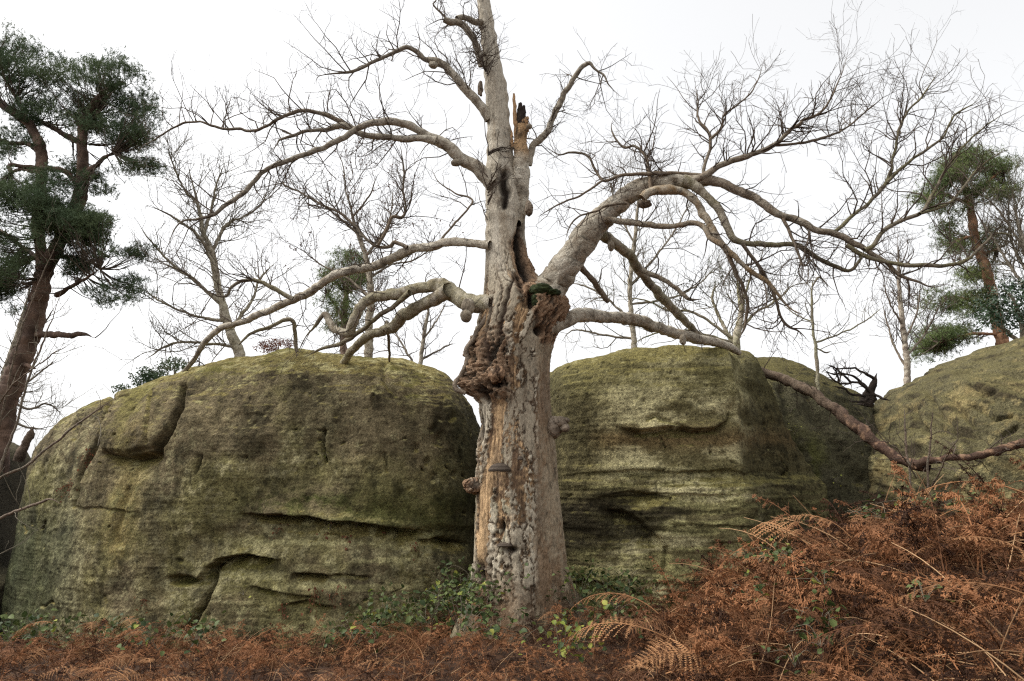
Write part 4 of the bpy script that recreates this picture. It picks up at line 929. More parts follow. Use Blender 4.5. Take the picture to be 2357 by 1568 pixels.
def needles(name, blobs, n, seed, parent, mat, ln=.075, wd=.010, per=11, thr=.11):
    """needle tufts filling uneven masses; blobs: (u, v, Y, ru, rv, depth m)"""
    rg = np.random.default_rng(seed); wts = np.array([b[3]*b[4] for b in blobs], float); wts /= wts.sum()
    X = []; per_c = 16
    for b, w_ in zip(blobs, wts):
        m = int(n*w_*4.2/per_c) + 2; d = rg.normal(size=(m, 3)); d /= np.linalg.norm(d, axis=1)[:, None]; d *= (rg.random(m)**.42)[:, None]
        p = at(b[0] + d[:, 0]*b[3], b[1] - d[:, 2]*b[4], b[2] + d[:, 1]*b[5])
        k = fbm(p, 1.5, 3, seed) + .25*(.6 - np.linalg.norm(d, axis=1)); p = p[k > thr]
        cs = b[2]/13.5
        o_ = rg.normal(size=(len(p), per_c, 3))*np.array([.125, .125, .05])*cs
        X.append((p[:, None] + o_)[:, :, :].reshape(-1, per_c, 3))
    X = np.concatenate(X); rg.shuffle(X); X = X[:n//per_c].reshape(-1, 3)
    m = len(X)
    ax = rg.normal(size=(m, 3))*.6 + np.array([0, 0, .75]); ax /= np.linalg.norm(ax, axis=1)[:, None]
    dv = ax[:, None]*.75 + rg.normal(size=(m, per, 3))*.75; dv /= np.linalg.norm(dv, axis=2)[..., None]
    L = ln*(.7 + .6*rg.random((m, per, 1)))
    s0 = X[:, None] + ax[:, None]*(rg.random((m, per, 1)) - .5)*ln*1.4
    side = np.cross(dv, rg.normal(size=(m, per, 3))); side /= np.linalg.norm(side, axis=2)[..., None] + 1e-9
    V = np.stack([s0 - side*wd*.5, s0 + side*wd*.5, s0 + dv*L], 2).reshape(-1, 3)
    F = np.arange(len(V)).reshape(-1, 3)
    o = obj(name, mesh(name, V, F, smooth=False), mat, parent, 'stuff')
    return o, X

def pinecol(V, R, s, tint=None):
    e = fbm(V*np.array([6, 6, 2.2]), 1, 4, s); t = np.asarray(tint if tint is not None else (.15, .095, .065))
    return lerp(np.broadcast_to(t, V.shape), t*2.0, sstep(-.1, .4, e))*(1 - .5*sstep(.1, .4, -e))[:, None]

def pine(label, Y, trunks, limbs, blobs, n, seed, mat, tint, sprig=700, **kw):
    P, R = trace(trunks[0], Y, Y); b = P[0]
    root = empty('scots_pine', (b[0], b[1], 0), label, 'tree')
    lines = []
    for i, s_ in enumerate(trunks):
        o, Q, r = limb('trunk' if i == 0 else 'stem', s_, Y, Y, root, seed + i*7, tint, .5, M_PINE, 16, pinecol, 1.3)
        lines.append((Q, r))
    for i, (s_, dy) in enumerate(limbs):
        o, Q, r = limb('branch', s_, Y, Y + dy, root, seed + 50 + i*7, tint, 1.2, M_PINE, 9, pinecol, 1.2); lines.append((Q, r))
    o, X = needles('needles', blobs, n, seed, root, mat, **kw)
    # sprigs: thin shoots that run from the limbs out to the needle masses
    rg = np.random.default_rng(seed + 5)
    A = np.vstack([q_ for q_, _ in lines[1:]] or [lines[0][0]])
    pick = X[rg.integers(0, len(X), sprig)]
    j = np.array([np.argmin(((A - p)**2).sum(1)) for p in pick]); S0 = A[j]
    dist = np.linalg.norm(pick - S0, axis=1); keep = dist < 1.6; pick, S0 = pick[keep], S0[keep]
    t = np.linspace(0, 1, 6)[None, :, None]
    PP = S0[:, None] + (pick - S0)[:, None]*t + np.array([0, 0, -.12])*np.sin(t*np.pi)*dist[keep][:, None, None]*.8 + rg.normal(size=(len(pick), 6, 3))*.03*t
    V, F = tubes_batch(PP, np.linspace(.014, .004, 6)[None].repeat(len(pick), 0)*Y/13, 3)
    obj('shoots', mesh('shoots', V, F), M_TWIG, root, 'stuff')
    return root

pine('tall dark green pine with leaning reddish trunk beside the broad mossy boulder', 13.5,
     ['V -25,1150,29 -10,1050,28 8,960,26 30,880,25 60,800,23 78,740,22 92,680,21 105,620,20 130,570,17 160,520,15 180,470,17 190,420,15 190,350,13 192,290,12 215,240,9 250,205,7 285,190,5',
      'V 100,640,17 95,580,14 88,520,15 92,460,14 95,400,14 93,340,13 70,290,12 35,260,11 5,240,10 -30,200,9'],
     [('V 190,330,9 150,310,7 110,290,6 80,270,5', .6), ('V 185,430,9 205,395,8 230,370,6 260,350,4', -.6), ('V 92,350,7 60,330,6 20,330,5 -20,310,4', .5), ('V 180,425,8 150,395,7 110,390,6 60,385,5 25,380,6 25,400,5', -.5),
      ('V 192,290,7 230,250,5 260,210,4 290,200,3', .8), ('V 95,400,6 50,390,5 20,400,4', .7), ('V 140,590,7 175,595,6 205,605,5 230,590,3', .6), ('V 130,680,6 180,650,4 230,620,3', -.6), ('V 70,770,10 110,770,8 160,772,7 190,768,6 218,778,3', -.4),
      ('V 50,830,7 70,845,4 85,850,2', -.3), ('V 70,290,7 40,230,5 10,180,4 -20,150,3', .4), ('V 150,540,6 200,560,4 260,600,3', 1), ('V 90,600,7 40,560,5 -10,520,4', .8)],
     [(-10, 110, 13.2, 70, 60, 1.2), (70, 150, 13.5, 90, 70, 1.3), (160, 190, 13.5, 100, 70, 1.3), (255, 195, 13.3, 85, 75, 1.2), (330, 245, 13.4, 70, 45, 1.0), (210, 280, 13.6, 80, 60, 1.2), (300, 330, 13.2, 60, 60, .9), (250, 410, 13.0, 75, 60, .9), (310, 400, 13.2, 40, 40, .7),
      (60, 250, 13.6, 90, 55, 1.2), (20, 330, 13.6, 70, 40, 1.), (90, 460, 12.7, 110, 80, .9), (110, 520, 12.7, 90, 55, .9), (-10, 480, 12.9, 90, 90, .9), (0, 600, 13.2, 70, 90, .9), (210, 520, 13.1, 50, 70, .8), (230, 590, 13.3, 75, 60, .9), (260, 650, 13.4, 70, 60, .9), (190, 620, 13.6, 40, 40, .8), (320, 590, 13.5, 45, 35, .7), (370, 255, 13.4, 30, 22, .5), (10, 670, 13.4, 50, 60, .8), (340, 385, 13.3, 25, 22, .4), (190, 380, 13.8, 50, 50, .6)],
     19000, 3100, M_NEEDLE, (.085, .055, .040), 900)
pine('far pine with bright orange upper trunk and rounded yellow-green crown', 21,
     ['V 2330,1000,19 2318,850,16 2300,760,14 2285,690,13 2270,620,12 2250,570,11 2240,520,10 2232,470,9 2222,430,7 2215,400,5'],
     [('V 2232,470,5 2180,450,4 2140,440,3', .4), ('V 2228,450,5 2270,420,4 2310,390,3', -.4), ('V 2222,430,4 2200,390,3 2210,350,2', .3), ('V 2245,540,4 2205,555,3 2190,560,2', -.3), ('V 2255,590,4 2300,570,3 2320,560,2', .3), ('V 2290,720,4 2230,690,3 2180,680,2', .4), ('V 2300,770,4 2230,770,3 2160,790,2', -.4)],
     [(2150, 445, 21, 55, 40, 1.1), (2190, 400, 21, 50, 42, 1.1), (2245, 375, 21, 60, 50, 1.2), (2300, 395, 21, 50, 45, 1.1), (2325, 430, 21, 30, 35, .8), (2270, 440, 20.6, 50, 35, .9), (2215, 480, 21, 55, 35, 1.), (2200, 560, 21.4, 40, 60, .9), (2280, 560, 21.4, 40, 50, .9), (2200, 700, 21.4, 90, 55, 1.1), (2170, 780, 21.4, 70, 45, 1.), (2140, 800, 21.4, 40, 40, .8), (2250, 640, 21.4, 50, 40, .9)],
     11000, 3300, M_NEEDLE2, (.19, .105, .060), 350, ln=.10, wd=.014, per=10)
pine('hazy distant pine seen through the branches behind the slim brown-leaved tree', 30,
     ['V 795,1000,11 792,860,9 790,780,8 795,700,7 800,640,5 805,600,3'],
     [('V 793,740,4 770,700,3 755,680,2', .4), ('V 797,680,4 820,650,3 840,630,2', .4)],
     [(800, 600, 30, 50, 30, 1.2), (780, 640, 30, 45, 35, 1.2), (825, 640, 30, 40, 40, 1.2), (775, 700, 30, 40, 35, 1.1), (810, 720, 30, 40, 40, 1.1), (790, 760, 30, 35, 25, 1.)],
     2600, 3400, M_NEEDLE2, (.16, .11, .08), 120, ln=.15, wd=.02, per=9)

def bush(name, label, blobs, n, seed, mat, Y, size, stems, ln=(1.5, .45), twig=M_TWIG, cat='shrub'):
    """a leafy shrub: stems inside, leaf faces spread through uneven masses"""
    rg = np.random.default_rng(seed); P, R = trace(stems[0], Y, Y)
    root = empty(name, (P[0][0], P[0][1], 0), label, cat)
    for i, s_ in enumerate(stems): limb('stem', s_, Y, Y, root, seed+i, (.1, .08, .05), 1., sides=6)
    X = []
    for b in blobs:
        m = int(n*3*b[3]*b[4]/sum(q_[3]*q_[4] for q_ in blobs)); d = rg.normal(size=(m, 3)); d /= np.linalg.norm(d, axis=1)[:, None]; d *= (rg.random(m)**.4)[:, None]
        p = at(b[0] + d[:, 0]*b[3], b[1] + d[:, 2]*b[4], b[2] + d[:, 1]*b[5]); k = fbm(p, 2.6, 3, seed) + .3*(.5 - np.linalg.norm(d, axis=1)); X.append(p[k > -.08])
    X = np.vstack(X); rg.shuffle(X); X = X[:n]; m = len(X)
    a = rg.normal(size=(m, 3)); a /= np.linalg.norm(a, axis=1)[:, None]; b_ = np.cross(a, rg.normal(size=(m, 3))); b_ /= np.linalg.norm(b_, axis=1)[:, None]
    s_ = size*(.6 + .8*rg.random(m))[:, None]
    V = np.stack([X, X + a*s_*.8 + b_*s_*.5, X + a*s_*1.8, X + a*s_*.8 - b_*s_*.5], 1).reshape(-1, 3)
    obj('foliage', mesh('foliage', V, np.arange(m*4).reshape(-1, 4), smooth=False), mat, root, 'stuff')
    return root
bush('holly_bush', 'dark glossy holly bush growing on the ochre boulder below the far pine', [(2290, 690, 14.5, 60, 45, .7), (2340, 670, 14.5, 50, 40, .7), (2330, 730, 14.5, 60, 40, .7), (2270, 735, 14.5, 45, 30, .6), (2390, 700, 14.5, 60, 60, .7)], 3800, 3500, M_HOLLY, 14.5, .035,
     ['V 2360,800,8 2350,740,6 2330,690,4 2300,660,2', 'V 2362,800,6 2300,750,4 2270,720,2', 'V 2362,800,6 2390,720,4 2400,660,2'])
bush('conifer_bush', 'small dark conifer bush peeping over the sloping shoulder of the mossy boulder', [(330, 868, 16, 36, 26, .8), (400, 845, 16, 48, 24, .8), (365, 870, 16, 40, 22, .8), (280, 896, 16, 26, 12, .5)], 2800, 3600, M_NEEDLE, 16, .03,
     ['V 350,960,7 350,900,5 340,860,3', 'V 400,960,7 405,880,5 400,840,3'])
bush('distant_shrub', 'pale brown distant bush just above the top of the mossy boulder', [(640, 795, 26, 45, 18, 1.), (610, 800, 26, 30, 14, .8)], 1300, 3700, M_BROWN, 26, .035, ['V 640,880,6 640,820,4 642,790,2'])

# fallen stump with a tangle of roots on the cleft rock
stump = empty('dead_stump', at(2010, 920, 12.8), 'blackened upturned stump with tangled roots on top of the cleft rock', 'stump')
def blk(V, R, s, tint=None): return np.broadcast_to(np.array([.028, .02, .015]), V.shape)*(1 + .5*fbm(V, 8, 3, s)[:, None])
limb('trunk', 'V 1992,935,17 2000,910,13 2007,892,8 2012,876,5 2019,858,3.5', 12.8, 12.7, stump, 4001, cols=blk, bump=2.8, sides=18)
rt = []
for i, s_ in enumerate(['V 2005,905,4 1985,888,3.4 1960,880,3 1935,882,2.6 1910,868,2 1895,846,1.4', 'V 2000,900,4 1975,874,3 1945,862,2.6 1915,860,2 1890,850,1.2', 'V 2010,905,4 2025,915,3.4 2050,922,2', 'V 1990,912,4 1965,908,3 1940,895,2.4 1915,890,1.6', 'V 2012,872,4 1995,862,3 1965,846,2.6 1935,850,2 1905,842,1.2', 'V 1960,882,3 1945,866,2.6 1920,846,2 1900,838,1.2', 'V 2000,915,4 1975,925,3 1950,920,2.2', 'V 1930,880,2.4 1925,860,2 1918,838,1.4']):
    o, Q, r = limb('root', s_, 12.7, 12.5, stump, 4010 + i*7, cols=blk, bump=1.5, gnarl=2.2); rt.append((Q, r))
twigs_for(stump, rt, 5, (.1, .4), .1, 3, 3, seed=4050, name='rootlets')
st2 = empty('broken_stump', at(55, 1030, 13.2), 'short broken grey stump leaning beside the reddish pine trunk', 'stump')
limb('trunk', 'V 44,1060,12 56,1030,11 68,1002,9 78,980,3', 13.2, 13.1, st2, 4101, (.07, .05, .036), bump=1.8, sides=14, cols=pinecol)

# ------------------------------------------------------------------ dead bracken (ground cover)
def frond_mesh(seed):
    rg = np.random.default_rng(seed); n = 20
    L = 1.0; curl = rg.uniform(.5, 1.5)
    t = np.linspace(0, 1, n); ang = 1.15 - curl*t*1.5
    d = np.stack([np.cos(ang), .25*np.sin(t*4 + rg.uniform(0, 6)), np.sin(ang)], 1); d /= np.linalg.norm(d, axis=1)[:, None]
    P = np.vstack([[0, 0, 0], np.cumsum(d[:-1]*L/(n-1), 0)])
    V, F = tubes_batch(P[None], (.006*(1 - .8*t) + .001)[None], 3)
    vs, fs, o = [V], [F], len(V); T, N, B = frames(P)
    sideways = np.cross(T, [0, 0, 1.]); sideways /= np.linalg.norm(sideways, axis=1)[:, None] + 1e-6
    for k in range(4, n):
        tk = k/(n-1)
        for sg in (-1, 1):
            if rg.random() < .22: continue
            pl = .30*(1 - tk)**.75 + .03; pl *= rg.uniform(.6, 1.1)
            m = 7; s = np.linspace(0, 1, m)
            dir_ = sideways[k]*sg*.9 + T[k]*.45 + rg.normal(size=3)*.25; droop = rg.uniform(.3, 1.6)
            dd = dir_[None] + np.array([0, 0, -1.])*droop*s[:, None] + rg.normal(size=(m, 3))*.22; dd /= np.linalg.norm(dd, axis=1)[:, None]
            C = P[k] + np.vstack([[0, 0, 0], np.cumsum(dd[:-1]*pl/(m-1), 0)])
            # pinnules: pairs of narrow curled teeth
            if rg.random() < .25: V, F = tubes_batch(C[None], np.linspace(.0024, .0009, m)[None], 3); vs.append(V); fs.append(F + o); o += len(V); continue
            mm = np.arange(0, m-.01, .5); cx = np.stack([np.interp(mm, np.arange(m), C[:, q_]) for q_ in range(3)], 1); tx_ = np.stack([np.interp(mm, np.arange(m), dd[:, q_]) for q_ in range(3)], 1)
            w_ = np.cross(tx_, rg.normal(size=3) + np.array([0, 0, 1.2])); w_ /= np.linalg.norm(w_, axis=1)[:, None] + 1e-6
            ll = (.025*(1 - mm/m*.7) + .004)[:, None]*rg.uniform(.6, 1.3, (len(mm), 1))*(.55 + .6*(1-tk))
            for s2 in (-1, 1):
                e = cx + w_*ll*s2 + tx_*ll*.35 + rg.normal(size=cx.shape)*.008 + np.array([0, 0, -.006])
                b0, b1 = cx - tx_*.0042, cx + tx_*.0042
                q4 = np.stack([b0, b1, e + tx_*.003, e - tx_*.003], 1).reshape(-1, 3)
                vs.append(q4); fs.append(np.arange(len(q4)).reshape(-1, 4) + o); o += len(q4)
            V, F = tubes_batch(C[None], np.linspace(.0022, .0008, m)[None], 3); vs.append(V); fs.append(F + o); o += len(V)
    return np.vstack(vs), np.vstack(fs)
def big_frond_mesh(seed):
    """a withered but readable frond: arching stalk, paired drooping pinnae with toothed edges"""
    rg = np.random.default_rng(seed); n = 26; t = np.linspace(0, 1, n); ang = rg.uniform(.35, .85) - rg.uniform(1.2, 2.0)*t
    d = np.stack([np.cos(ang), .15*np.sin(t*3 + rg.uniform(0, 6)), np.sin(ang)], 1); d /= np.linalg.norm(d, axis=1)[:, None]
    P = np.vstack([[0, 0, 0], np.cumsum(d[:-1]/(n-1), 0)])
    V, F = tubes_batch(P[None], (.0055*(1 - .8*t) + .001)[None], 4); vs, fs, o = [V], [F], len(V)
    T, N, B = frames(P); sd_ = np.cross(T, [0, 0, 1.]); sd_ /= np.linalg.norm(sd_, axis=1)[:, None] + 1e-6
    for k in range(7, n):
        tk = (k - 7)/(n - 8); pl = .22*(1 - tk)**.8*min(1, (k - 5)/4) + .02
        for sg in (-1, 1):
            if rg.random() < .08: continue
            m = 10; s = np.linspace(0, 1, m); dir_ = sd_[k]*sg + T[k]*.35 + rg.normal(size=3)*.10
            dd = dir_[None] + np.array([0, 0, -1.])*rg.uniform(.5, 1.2)*s[:, None]**1.3; dd /= np.linalg.norm(dd, axis=1)[:, None]
            C = P[k] + np.vstack([[0, 0, 0], np.cumsum(dd[:-1]*pl/(m-1), 0)])
            w_ = T[k] + rg.normal(size=3)*.2; w_ /= np.linalg.norm(w_)
            for s2 in (-1, 1):
                for j in range(m - 1):
                    l_ = (.018*(1 - s[j]*.75) + .002)*(.6 + .5*(1 - tk)); a0 = C[j] + dd[j]*pl/(m-1)*.15; a1 = C[j] + dd[j]*pl/(m-1)*.85
                    tip = (a0 + a1)/2 + w_*s2*l_ + dd[j]*l_*.4 + np.array([0, 0, -.25*l_]) + rg.normal(size=3)*.002
                    vs.append(np.array([a0, a1, tip + (a1-a0)*.2, tip])); fs.append(np.array([[0, 1, 2, 3]]) + o); o += 4
    return np.vstack(vs), np.vstack(fs)
def stalk_mesh(seed):
    rg = np.random.default_rng(seed); n = 9; t = np.linspace(0, 1, n); a = rg.uniform(.0, .75) - rg.uniform(.3, 1.1)*t
    d = np.stack([np.cos(a), .2*np.sin(t*3 + rg.uniform(0, 6)), np.sin(a)], 1); d /= np.linalg.norm(d, axis=1)[:, None]
    P = np.vstack([[0, 0, 0], np.cumsum(d[:-1]/(n-1), 0)]); return tubes_batch(P[None], np.linspace(.0062, .0025, n)[None], 4)

pcoll = bpy.data.collections.new('bracken_pieces')      # kept out of the scene; only the ground cover draws from it
NF, NS, NB = 14, 6, 6
for i in range(NF):
    V, F = frond_mesh(5000 + i); me = mesh('frond', V, F, smooth=False); me.materials.append(M_BRACKEN)
    pcoll.objects.link(bpy.data.objects.new('a%02d' % i, me))
for i in range(NS):
    V, F = stalk_mesh(5100 + i); me = mesh('stalk', V, F); me.materials.append(M_STRAW)
    pcoll.objects.link(bpy.data.objects.new('b%02d' % i, me))

M_FROND = mat_noise('withered_frond', (.10, .042, .018), (.36, .185, .085), 2.0, rand=.75, trans=.12)
for i in range(NB):
    V, F = big_frond_mesh(5200 + i); me = mesh('big_frond', V, F, smooth=False); me.materials.append(M_FROND)
    pcoll.objects.link(bpy.data.objects.new('c%02d' % i, me))

def gn_instancer(name, X, E, S, I, label, cat):
    me = bpy.data.meshes.new(name); me.vertices.add(len(X)); me.vertices.foreach_set('co', np.asarray(X, np.float32).ravel())
    for nm, ty, arr, fld in (('rot', 'FLOAT_VECTOR', E, 'vector'), ('scl', 'FLOAT', S, 'value'), ('idx', 'INT', I, 'value')):
        a = me.attributes.new(nm, ty, 'POINT'); a.data.foreach_set(fld, np.asarray(arr, np.int32 if ty == 'INT' else np.float32).ravel())
    o = bpy.data.objects.new(name, me); COL.objects.link(o); tag(o, label, cat, kind='stuff')
    ng = bpy.data.node_groups.new(name, 'GeometryNodeTree')
    ng.interface.new_socket('Geometry', in_out='INPUT', socket_type='NodeSocketGeometry'); ng.interface.new_socket('Geometry', in_out='OUTPUT', socket_type='NodeSocketGeometry')
    gi = ng.nodes.new('NodeGroupInput'); go = ng.nodes.new('NodeGroupOutput'); ip = ng.nodes.new('GeometryNodeInstanceOnPoints')
    ci = ng.nodes.new('GeometryNodeCollectionInfo'); ci.inputs['Collection'].default_value = pcoll; ci.inputs['Separate Children'].default_value = True; ci.inputs['Reset Children'].default_value = True
    na = {}
    for nm, ty in (('rot', 'FLOAT_VECTOR'), ('scl', 'FLOAT'), ('idx', 'INT')):
        q_ = ng.nodes.new('GeometryNodeInputNamedAttribute'); q_.data_type = ty; q_.inputs['Name'].default_value = nm; na[nm] = q_.outputs['Attribute']
    ip.inputs['Pick Instance'].default_value = True
    l = ng.links.new
    l(gi.outputs[0], ip.inputs['Points']); l(ci.outputs[0], ip.inputs['Instance']); l(na['idx'], ip.inputs['Instance Index']); l(na['rot'], ip.inputs['Rotation']); l(na['scl'], ip.inputs['Scale']); l(ip.outputs[0], go.inputs[0])
    md = o.modifiers.new('scatter', 'NODES'); md.node_group = ng
    return o

def scatter(n, x0, x1, y0, y1, dens, seed, fr=.86, smin=.35, smax=.85, lift=0.0, pb=.1):
    rg = np.random.default_rng(seed); x = rg.uniform(x0, x1, n); y = rg.uniform(y0, y1, n)
    k = dens(x, y) > rg.random(n); x, y = x[k], y[k]
    z = ground(x, y) + rg.random(len(x))*lift*(1 + 3.2*sstep(-.05, .35, clump(x, y, 1.7, 31)))
    isf = rg.random(len(x)) < fr
    I = np.where(isf, rg.integers(0, NF, len(x)), NF + rg.integers(0, NS, len(x)))
    E = np.stack([rg.normal(size=len(x))*.35, rg.normal(size=len(x))*.4, rg.uniform(0, 6.283, len(x))], 1)
    S = smin + (smax - smin)*rg.random(len(x))**1.3
    b_ = rg.random(len(x)) < pb
    I = np.where(b_, NF + NS + rg.integers(0, NB, len(x)), I); z = z + np.where(b_, .10 + 1.2*lift, 0)
    E = np.where(b_[:, None], E*np.array([1.1, .6, 1]), E); S = np.where(b_, S*1.0 + .12, S)
    return np.stack([x, y, z], 1), E, S, I

def clump(x, y, s, seed):
    return fbm(np.stack([x, y, 0*x], 1), s, 2, seed)
fgX = [scatter(6200, -9, 3, 4.6, 9.9, lambda x, y: np.clip(.72 + .9*clump(x, y, .9, 11), .1, 1)*np.where(y > 9.6, .25, 1)*(1 - .8*sstep(-5.0, -6.5, x)*sstep(6.5, 8, y)), 6001, .62, .24, .55, .05, .05),
       scatter(8600, .5, 8.5, 2.2, 10.2, lambda x, y: np.clip(.7 + .9*clump(x, y, 1.3, 13), .12, 1)*sstep(0, .5, x - (.75 + .25*np.abs(y - 5.6)*(y < 5.6) + .45*np.maximum(0, y - 6.0))), 6003, .62, .42, 1.05, .095, .09)]
bx = [np.concatenate([a[i] for a in fgX]) for i in range(4)]
gn_instancer('dead_bracken', *bx, 'tangled rust brown dead bracken covering the ground and the bank', 'bracken')

# ------------------------------------------------------------------ brambles
def leaf_mesh(seed, mat, L=1.0):
    rg = np.random.default_rng(seed); n = 7; t = np.linspace(0, 1, n); wv = np.sin(np.pi*t**.8)**.8*.36*(1 + .12*np.tile([1, -1], n)[:n]); wv[0] = .01; wv[-1] = .0
    mid = np.stack([t*L, 0*t, -.16*t**2*L], 1); l_ = mid + np.stack([0*t, wv*L, wv*.35*L], 1); r_ = mid + np.stack([0*t, -wv*L, wv*.35*L], 1)
    V = np.vstack([mid, l_, r_]); F = [(i, i+1, n+i+1, n+i) for i in range(n-1)] + [(i+1, i, 2*n+i, 2*n+i+1) for i in range(n-1)]
    me = mesh('leaf', V, np.array(F)); me.materials.append(mat); return me
LEAFS = [leaf_mesh(i, M_LEAF) for i in range(3)]; LEAFS_Y = [leaf_mesh(10+i, M_LEAF_Y) for i in range(2)]; LEAFS_B = [leaf_mesh(20+i, M_BROWN) for i in range(2)]
def bramble(label, spot, rad, n_st, n_leaf, seed, size=.055, height=.4, leafset=None, mix=0.0, name='bramble', group=None, hang=False, cat='bramble'):
    rg = np.random.default_rng(seed); x, y, z = spot
    root = empty(name, (x, y, z), label, cat, group)
    st = []
    for k in range(n_st):
        a = rg.uniform(0, 6.28); L = rad*rg.uniform(.6, 1.2); h = height*rg.uniform(.5, 1.2); t = np.linspace(0, 1, 10)
        P = np.array([x, y, z]) + np.stack([np.cos(a)*L*t, np.sin(a)*L*t*(.35 if hang else .8), (-h*t**1.5 if hang else h*np.sin(t*2.5))], 1)
        P += np.stack([fbm(P*4, 1, 2, seed+k), fbm(P*4, 1, 2, seed+k+9), fbm(P*4, 1, 2, seed+k+19)], 1)*.12*t[:, None]
        st.append(P)
    V, F = tubes_batch(np.stack(st), np.linspace(.0028, .0012, 10)[None].repeat(n_st, 0), 4)
    obj('stems', mesh('stems', V, F), M_TWIG_PALE if not hang else M_BROWN, root)
    A = np.vstack([s_[2:] for s_ in st])
    for k in range(n_leaf):
        p = A[rg.integers(0, len(A))] + rg.normal(size=3)*.05
        ls = leafset or (LEAFS_Y if rg.random() < mix else LEAFS)
        o = bpy.data.objects.new('leaf', ls[rg.integers(0, len(ls))]); COL.objects.link(o); o.parent = root
        o.location = Vector(p) - root.location; o.scale = [size*rg.uniform(.6, 1.35)]*3
        o.rotation_euler = (rg.normal()*.6, rg.normal()*.6 - .1, rg.uniform(0, 6.28)) if not hang else (rg.normal()*.8, 1.0 + rg.normal()*.5, rg.uniform(0, 6.28))
    return root
def gpt(u, v, Y, dz=.22):
    p = at(u, v, Y); return (p[0], Y, float(ground(p[0], Y)) + dz)
BG = 'bramble patches in the bracken'
BLS = iter(['low bramble in front of the small dark bramble clump by the beech', 'low bramble in the bracken below the banded boulder bramble', 'low bramble straight in front of the beech roots', 'sparse bramble in open bracken before the lowest slots of the boulder', 'sparse bramble in open bracken below the arched crack', 'smallest sprig of bramble in open bracken below the arched crack'])
SPOTS = [((1130, 1300, 8.0), .55, 9, 75, 'green bramble arching up against the foot of the dead beech'),
         ((1060, 1370, 8.4), .5, 8, 70, 'bramble clump between the mossy boulder and the beech trunk'),
         ((940, 1330, 9.0), .55, 7, 55, 'sprawling bramble under the dark overhang of the mossy boulder'),
         ((980, 1400, 8.0), .5, 8, 70, 'dense dark bramble in the bracken before the mossy boulder'),
         ((870, 1390, 8.3), .4, 6, 45, 'small bramble by the lowest slots of the mossy boulder'),
         ((1060, 1470, 7.3), .45, 7, 55, None), ((1330, 1420, 8.2), .5, 8, 70, 'bramble beside the right root of the dead beech'),
         ((1420, 1430, 8.3), .5, 8, 70, 'bramble at the foot of the banded boulder'), ((1400, 1480, 7.4), .4, 6, 40, None), ((1150, 1500, 7.0), .35, 5, 32, None), ((1290, 1545, 6.6), .3, 6, 38, 'yellow-green young bramble in the bracken below the beech'),
         ((820, 1500, 7.2), .35, 5, 22, None), ((360, 1530, 6.8), .35, 5, 20, None), ((130, 1450, 8.2), .6, 8, 55, 'bramble trailing over dark litter at the end of the mossy boulder'), ((30, 1480, 7.6), .5, 7, 50, 'bramble under the dark shaded boulder'),
         ((430, 1540, 6.7), .3, 4, 16, None), ((250, 1440, 8.7), .4, 5, 26, 'small bramble against the foot of the broad mossy boulder')]
for i, ((u, v, Y), rad, ns, nl, lb) in enumerate(SPOTS):
    bramble(lb or next(BLS), gpt(u, v, Y), rad*1.1, ns + 2, int(nl*2.3), 7000 + i, .06, .45 if i < 8 else .25, mix=.5 if (lb or '').startswith('yellow') else .05, group=BG)
def bank_pt(u, v):
    Ys = np.linspace(2.5, 10, 300); p = at(u, v, Ys); h = ground(p[:, 0], Ys) + .50 - p[:, 2]
    ok = (h > 0) & (Ys > 3.2)
    if ok.any(): k = np.argmax(ok)
    else: k = int(np.argmax(np.where(Ys > 6.5, h, -9)))
    return (p[k, 0], Ys[k], float(ground(p[k, 0], Ys[k])) + .50)
for i, (u, v, rad, ns, nl, lb) in enumerate([(1835, 1300, .28, 5, 22, None), (1730, 1385, .2, 4, 12, None), (1900, 1360, .2, 4, 12, None), (1890, 1440, .22, 5, 20, 'trailing bramble strand running down the bracken bank'), (1890, 1490, .2, 4, 14, None),
                                             (2130, 1130, .4, 7, 40, 'bramble crowning the bank below the fallen branch'), (2040, 1195, .3, 5, 16, None), (2230, 1135, .3, 5, 14, None), (1790, 1270, .25, 4, 12, None), (2130, 1390, .15, 3, 5, None), (1830, 1540, .15, 3, 8, None), (1730, 1260, .3, 4, 14, None)]):
    bramble(lb or 'small bramble spray with green leaves on the bracken bank', bank_pt(u, v), rad, ns + 2, int(nl*1.8), 7100 + i, .05, .10, mix=.12, group='bramble sprays on the bank')

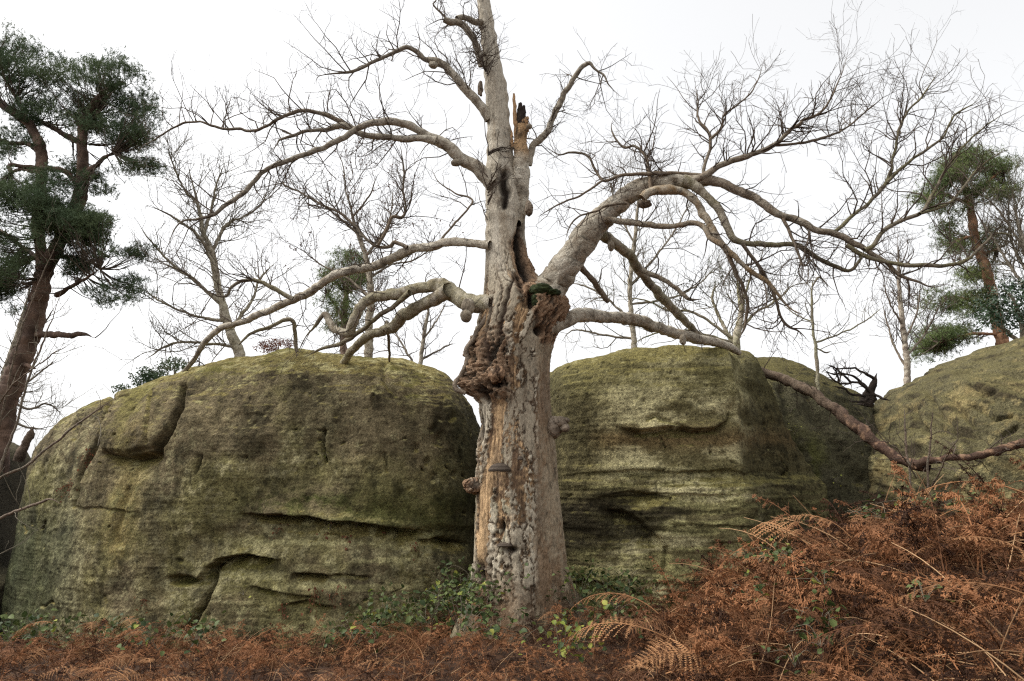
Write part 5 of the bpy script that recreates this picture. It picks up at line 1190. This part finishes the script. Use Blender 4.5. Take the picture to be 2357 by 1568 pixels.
# hanging brown ferns and withered leaves on the ledges of the left boulder
def cast(u, v, name_, fallback=9.7):
    best = fallback
    return at(u, v, best)
bpy.context.view_layer.update()
dg = bpy.context.evaluated_depsgraph_get()
def hit(u, v, back=.03):
    p = at(u, v, 10.); d = Vector(p - CAM).normalized(); o_ = Vector(CAM)
    for _ in range(40):
        ok, loc, nrm, idx, ob, mt = sc.ray_cast(dg, o_, d)
        if not ok: return at(u, v, 9.8)
        if ob.name.startswith('boulder'): return np.array(loc - d*back)
        o_ = loc + d*.002
    return at(u, v, 9.8)
LEDGE_FERN = 'withered brown fern tuft hanging from the long mossy ledge'
for i, (u, v, h, n, lb) in enumerate([(755, 1225, .25, 22, LEDGE_FERN), (800, 1235, .28, 24, LEDGE_FERN), (885, 1225, .25, 18, LEDGE_FERN),
                                      (650, 1395, .30, 30, 'long red-brown fern drooping from the lowest crack, next to the arch'), (725, 1350, .35, 26, 'red-brown fern drooping from the short dark slot of the boulder'), (780, 1345, .28, 18, 'thin red-brown fern between the dark slot and the brambles'), (645, 1215, .2, 12, 'small brown fern at the mossy end of the long ledge'), (950, 1255, .2, 12, 'small brown fern at the end of the ledge beside the beech'),
                                      (205, 1040, .25, 30, 'withered red leaves just under the hanging cracked block'), (165, 1110, .25, 30, 'withered red leaves below the hanging block, behind bare twigs'), (330, 1380, .15, 16, 'withered leaves low on the plain flank of the mossy boulder')]):
    p = hit(u, v); bramble(lb, tuple(p), .10 + .04*(i > 7), 6, n, 7300 + i, .035, h, LEAFS_B, name='withered_fern', group='withered ferns on the boulder', hang=True, cat='fern')
for i, (u, v, n, lb) in enumerate([(735, 1070, 6, 'tiny green fern below the short upright crack of the boulder'), (820, 1215, 10, 'yellow fern on the long ledge, on the side of the beech'), (560, 1370, 6, 'tiny yellow fern inside the arched recess'), (760, 1220, 8, 'yellow fern at the deepest part of the long ledge'), (1820, 950, 12, 'dark green fern high in the corner crack of the cleft'), (1830, 1000, 10, 'yellow-green fern half way up the corner crack of the cleft'), (1925, 1110, 8, 'yellow fern on the mossy wall deep in the cleft')]):
    p = hit(u, v); bramble(lb, tuple(p), .10, 4, n, 7400 + i, .035, .10, LEAFS_Y if i != 4 else LEAFS, name='rock_fern', group='small ferns on the rock faces', cat='fern')

# ------------------------------------------------------------------ saplings in the foreground
def sapling(name, label, specs, Y, seed, dens, mat, cat='sapling', leaves=0, lv2=3., lv3=4.):
    P, R = trace(specs[0], Y, Y); root = empty(name, tuple(P[0]), label, cat)
    lines = []
    for i, s_ in enumerate(specs):
        o, Q, r = limb('stem', s_, Y, Y - .3*i, root, seed+i*5, (.16, .11, .08), 1.2, sides=6); lines.append((Q, r))
    a = twigs_for(root, lines, dens, (.2, .7), .3, lv2, lv3, mat, seed, rtip=.0014, rmax=.005)
    return root
sapling('bare_sapling', 'thin bare saplings with fine twigs before the dark shaded boulder', ['V -40,1400,4 -10,1120,3.4 30,1000,3 70,860,2.6 110,760,2 150,640,1.4', 'V -60,1300,4 -20,1130,3.4 60,1070,3 150,1000,2.6 230,940,2 290,900,1.2', 'V -60,1240,4 0,1190,3.6 60,1170,3.4 110,1150,3 140,1160,2', 'V -20,1050,3 10,930,2.6 40,800,2.2 90,650,1.6 150,520,1', 'V -30,980,2.6 20,900,2.2 100,830,1.8 180,780,1'], 8.3, 7600, 4, M_TWIG_PALE)
sapling('bare_sapling', 'dark thin saplings standing on the crest of the bracken bank', ['V 2100,1170,3 2092,1080,2.6 2085,1000,2.2 2080,930,1.6', 'V 2140,1160,3 2135,1080,2.4 2142,1000,2 2150,930,1.2', 'V 2110,1100,2 2060,1030,1.6 2000,1010,1', 'V 2145,1120,2 2180,1050,1.6 2210,1000,1'], 8.0, 7700, 3, M_TWIG)
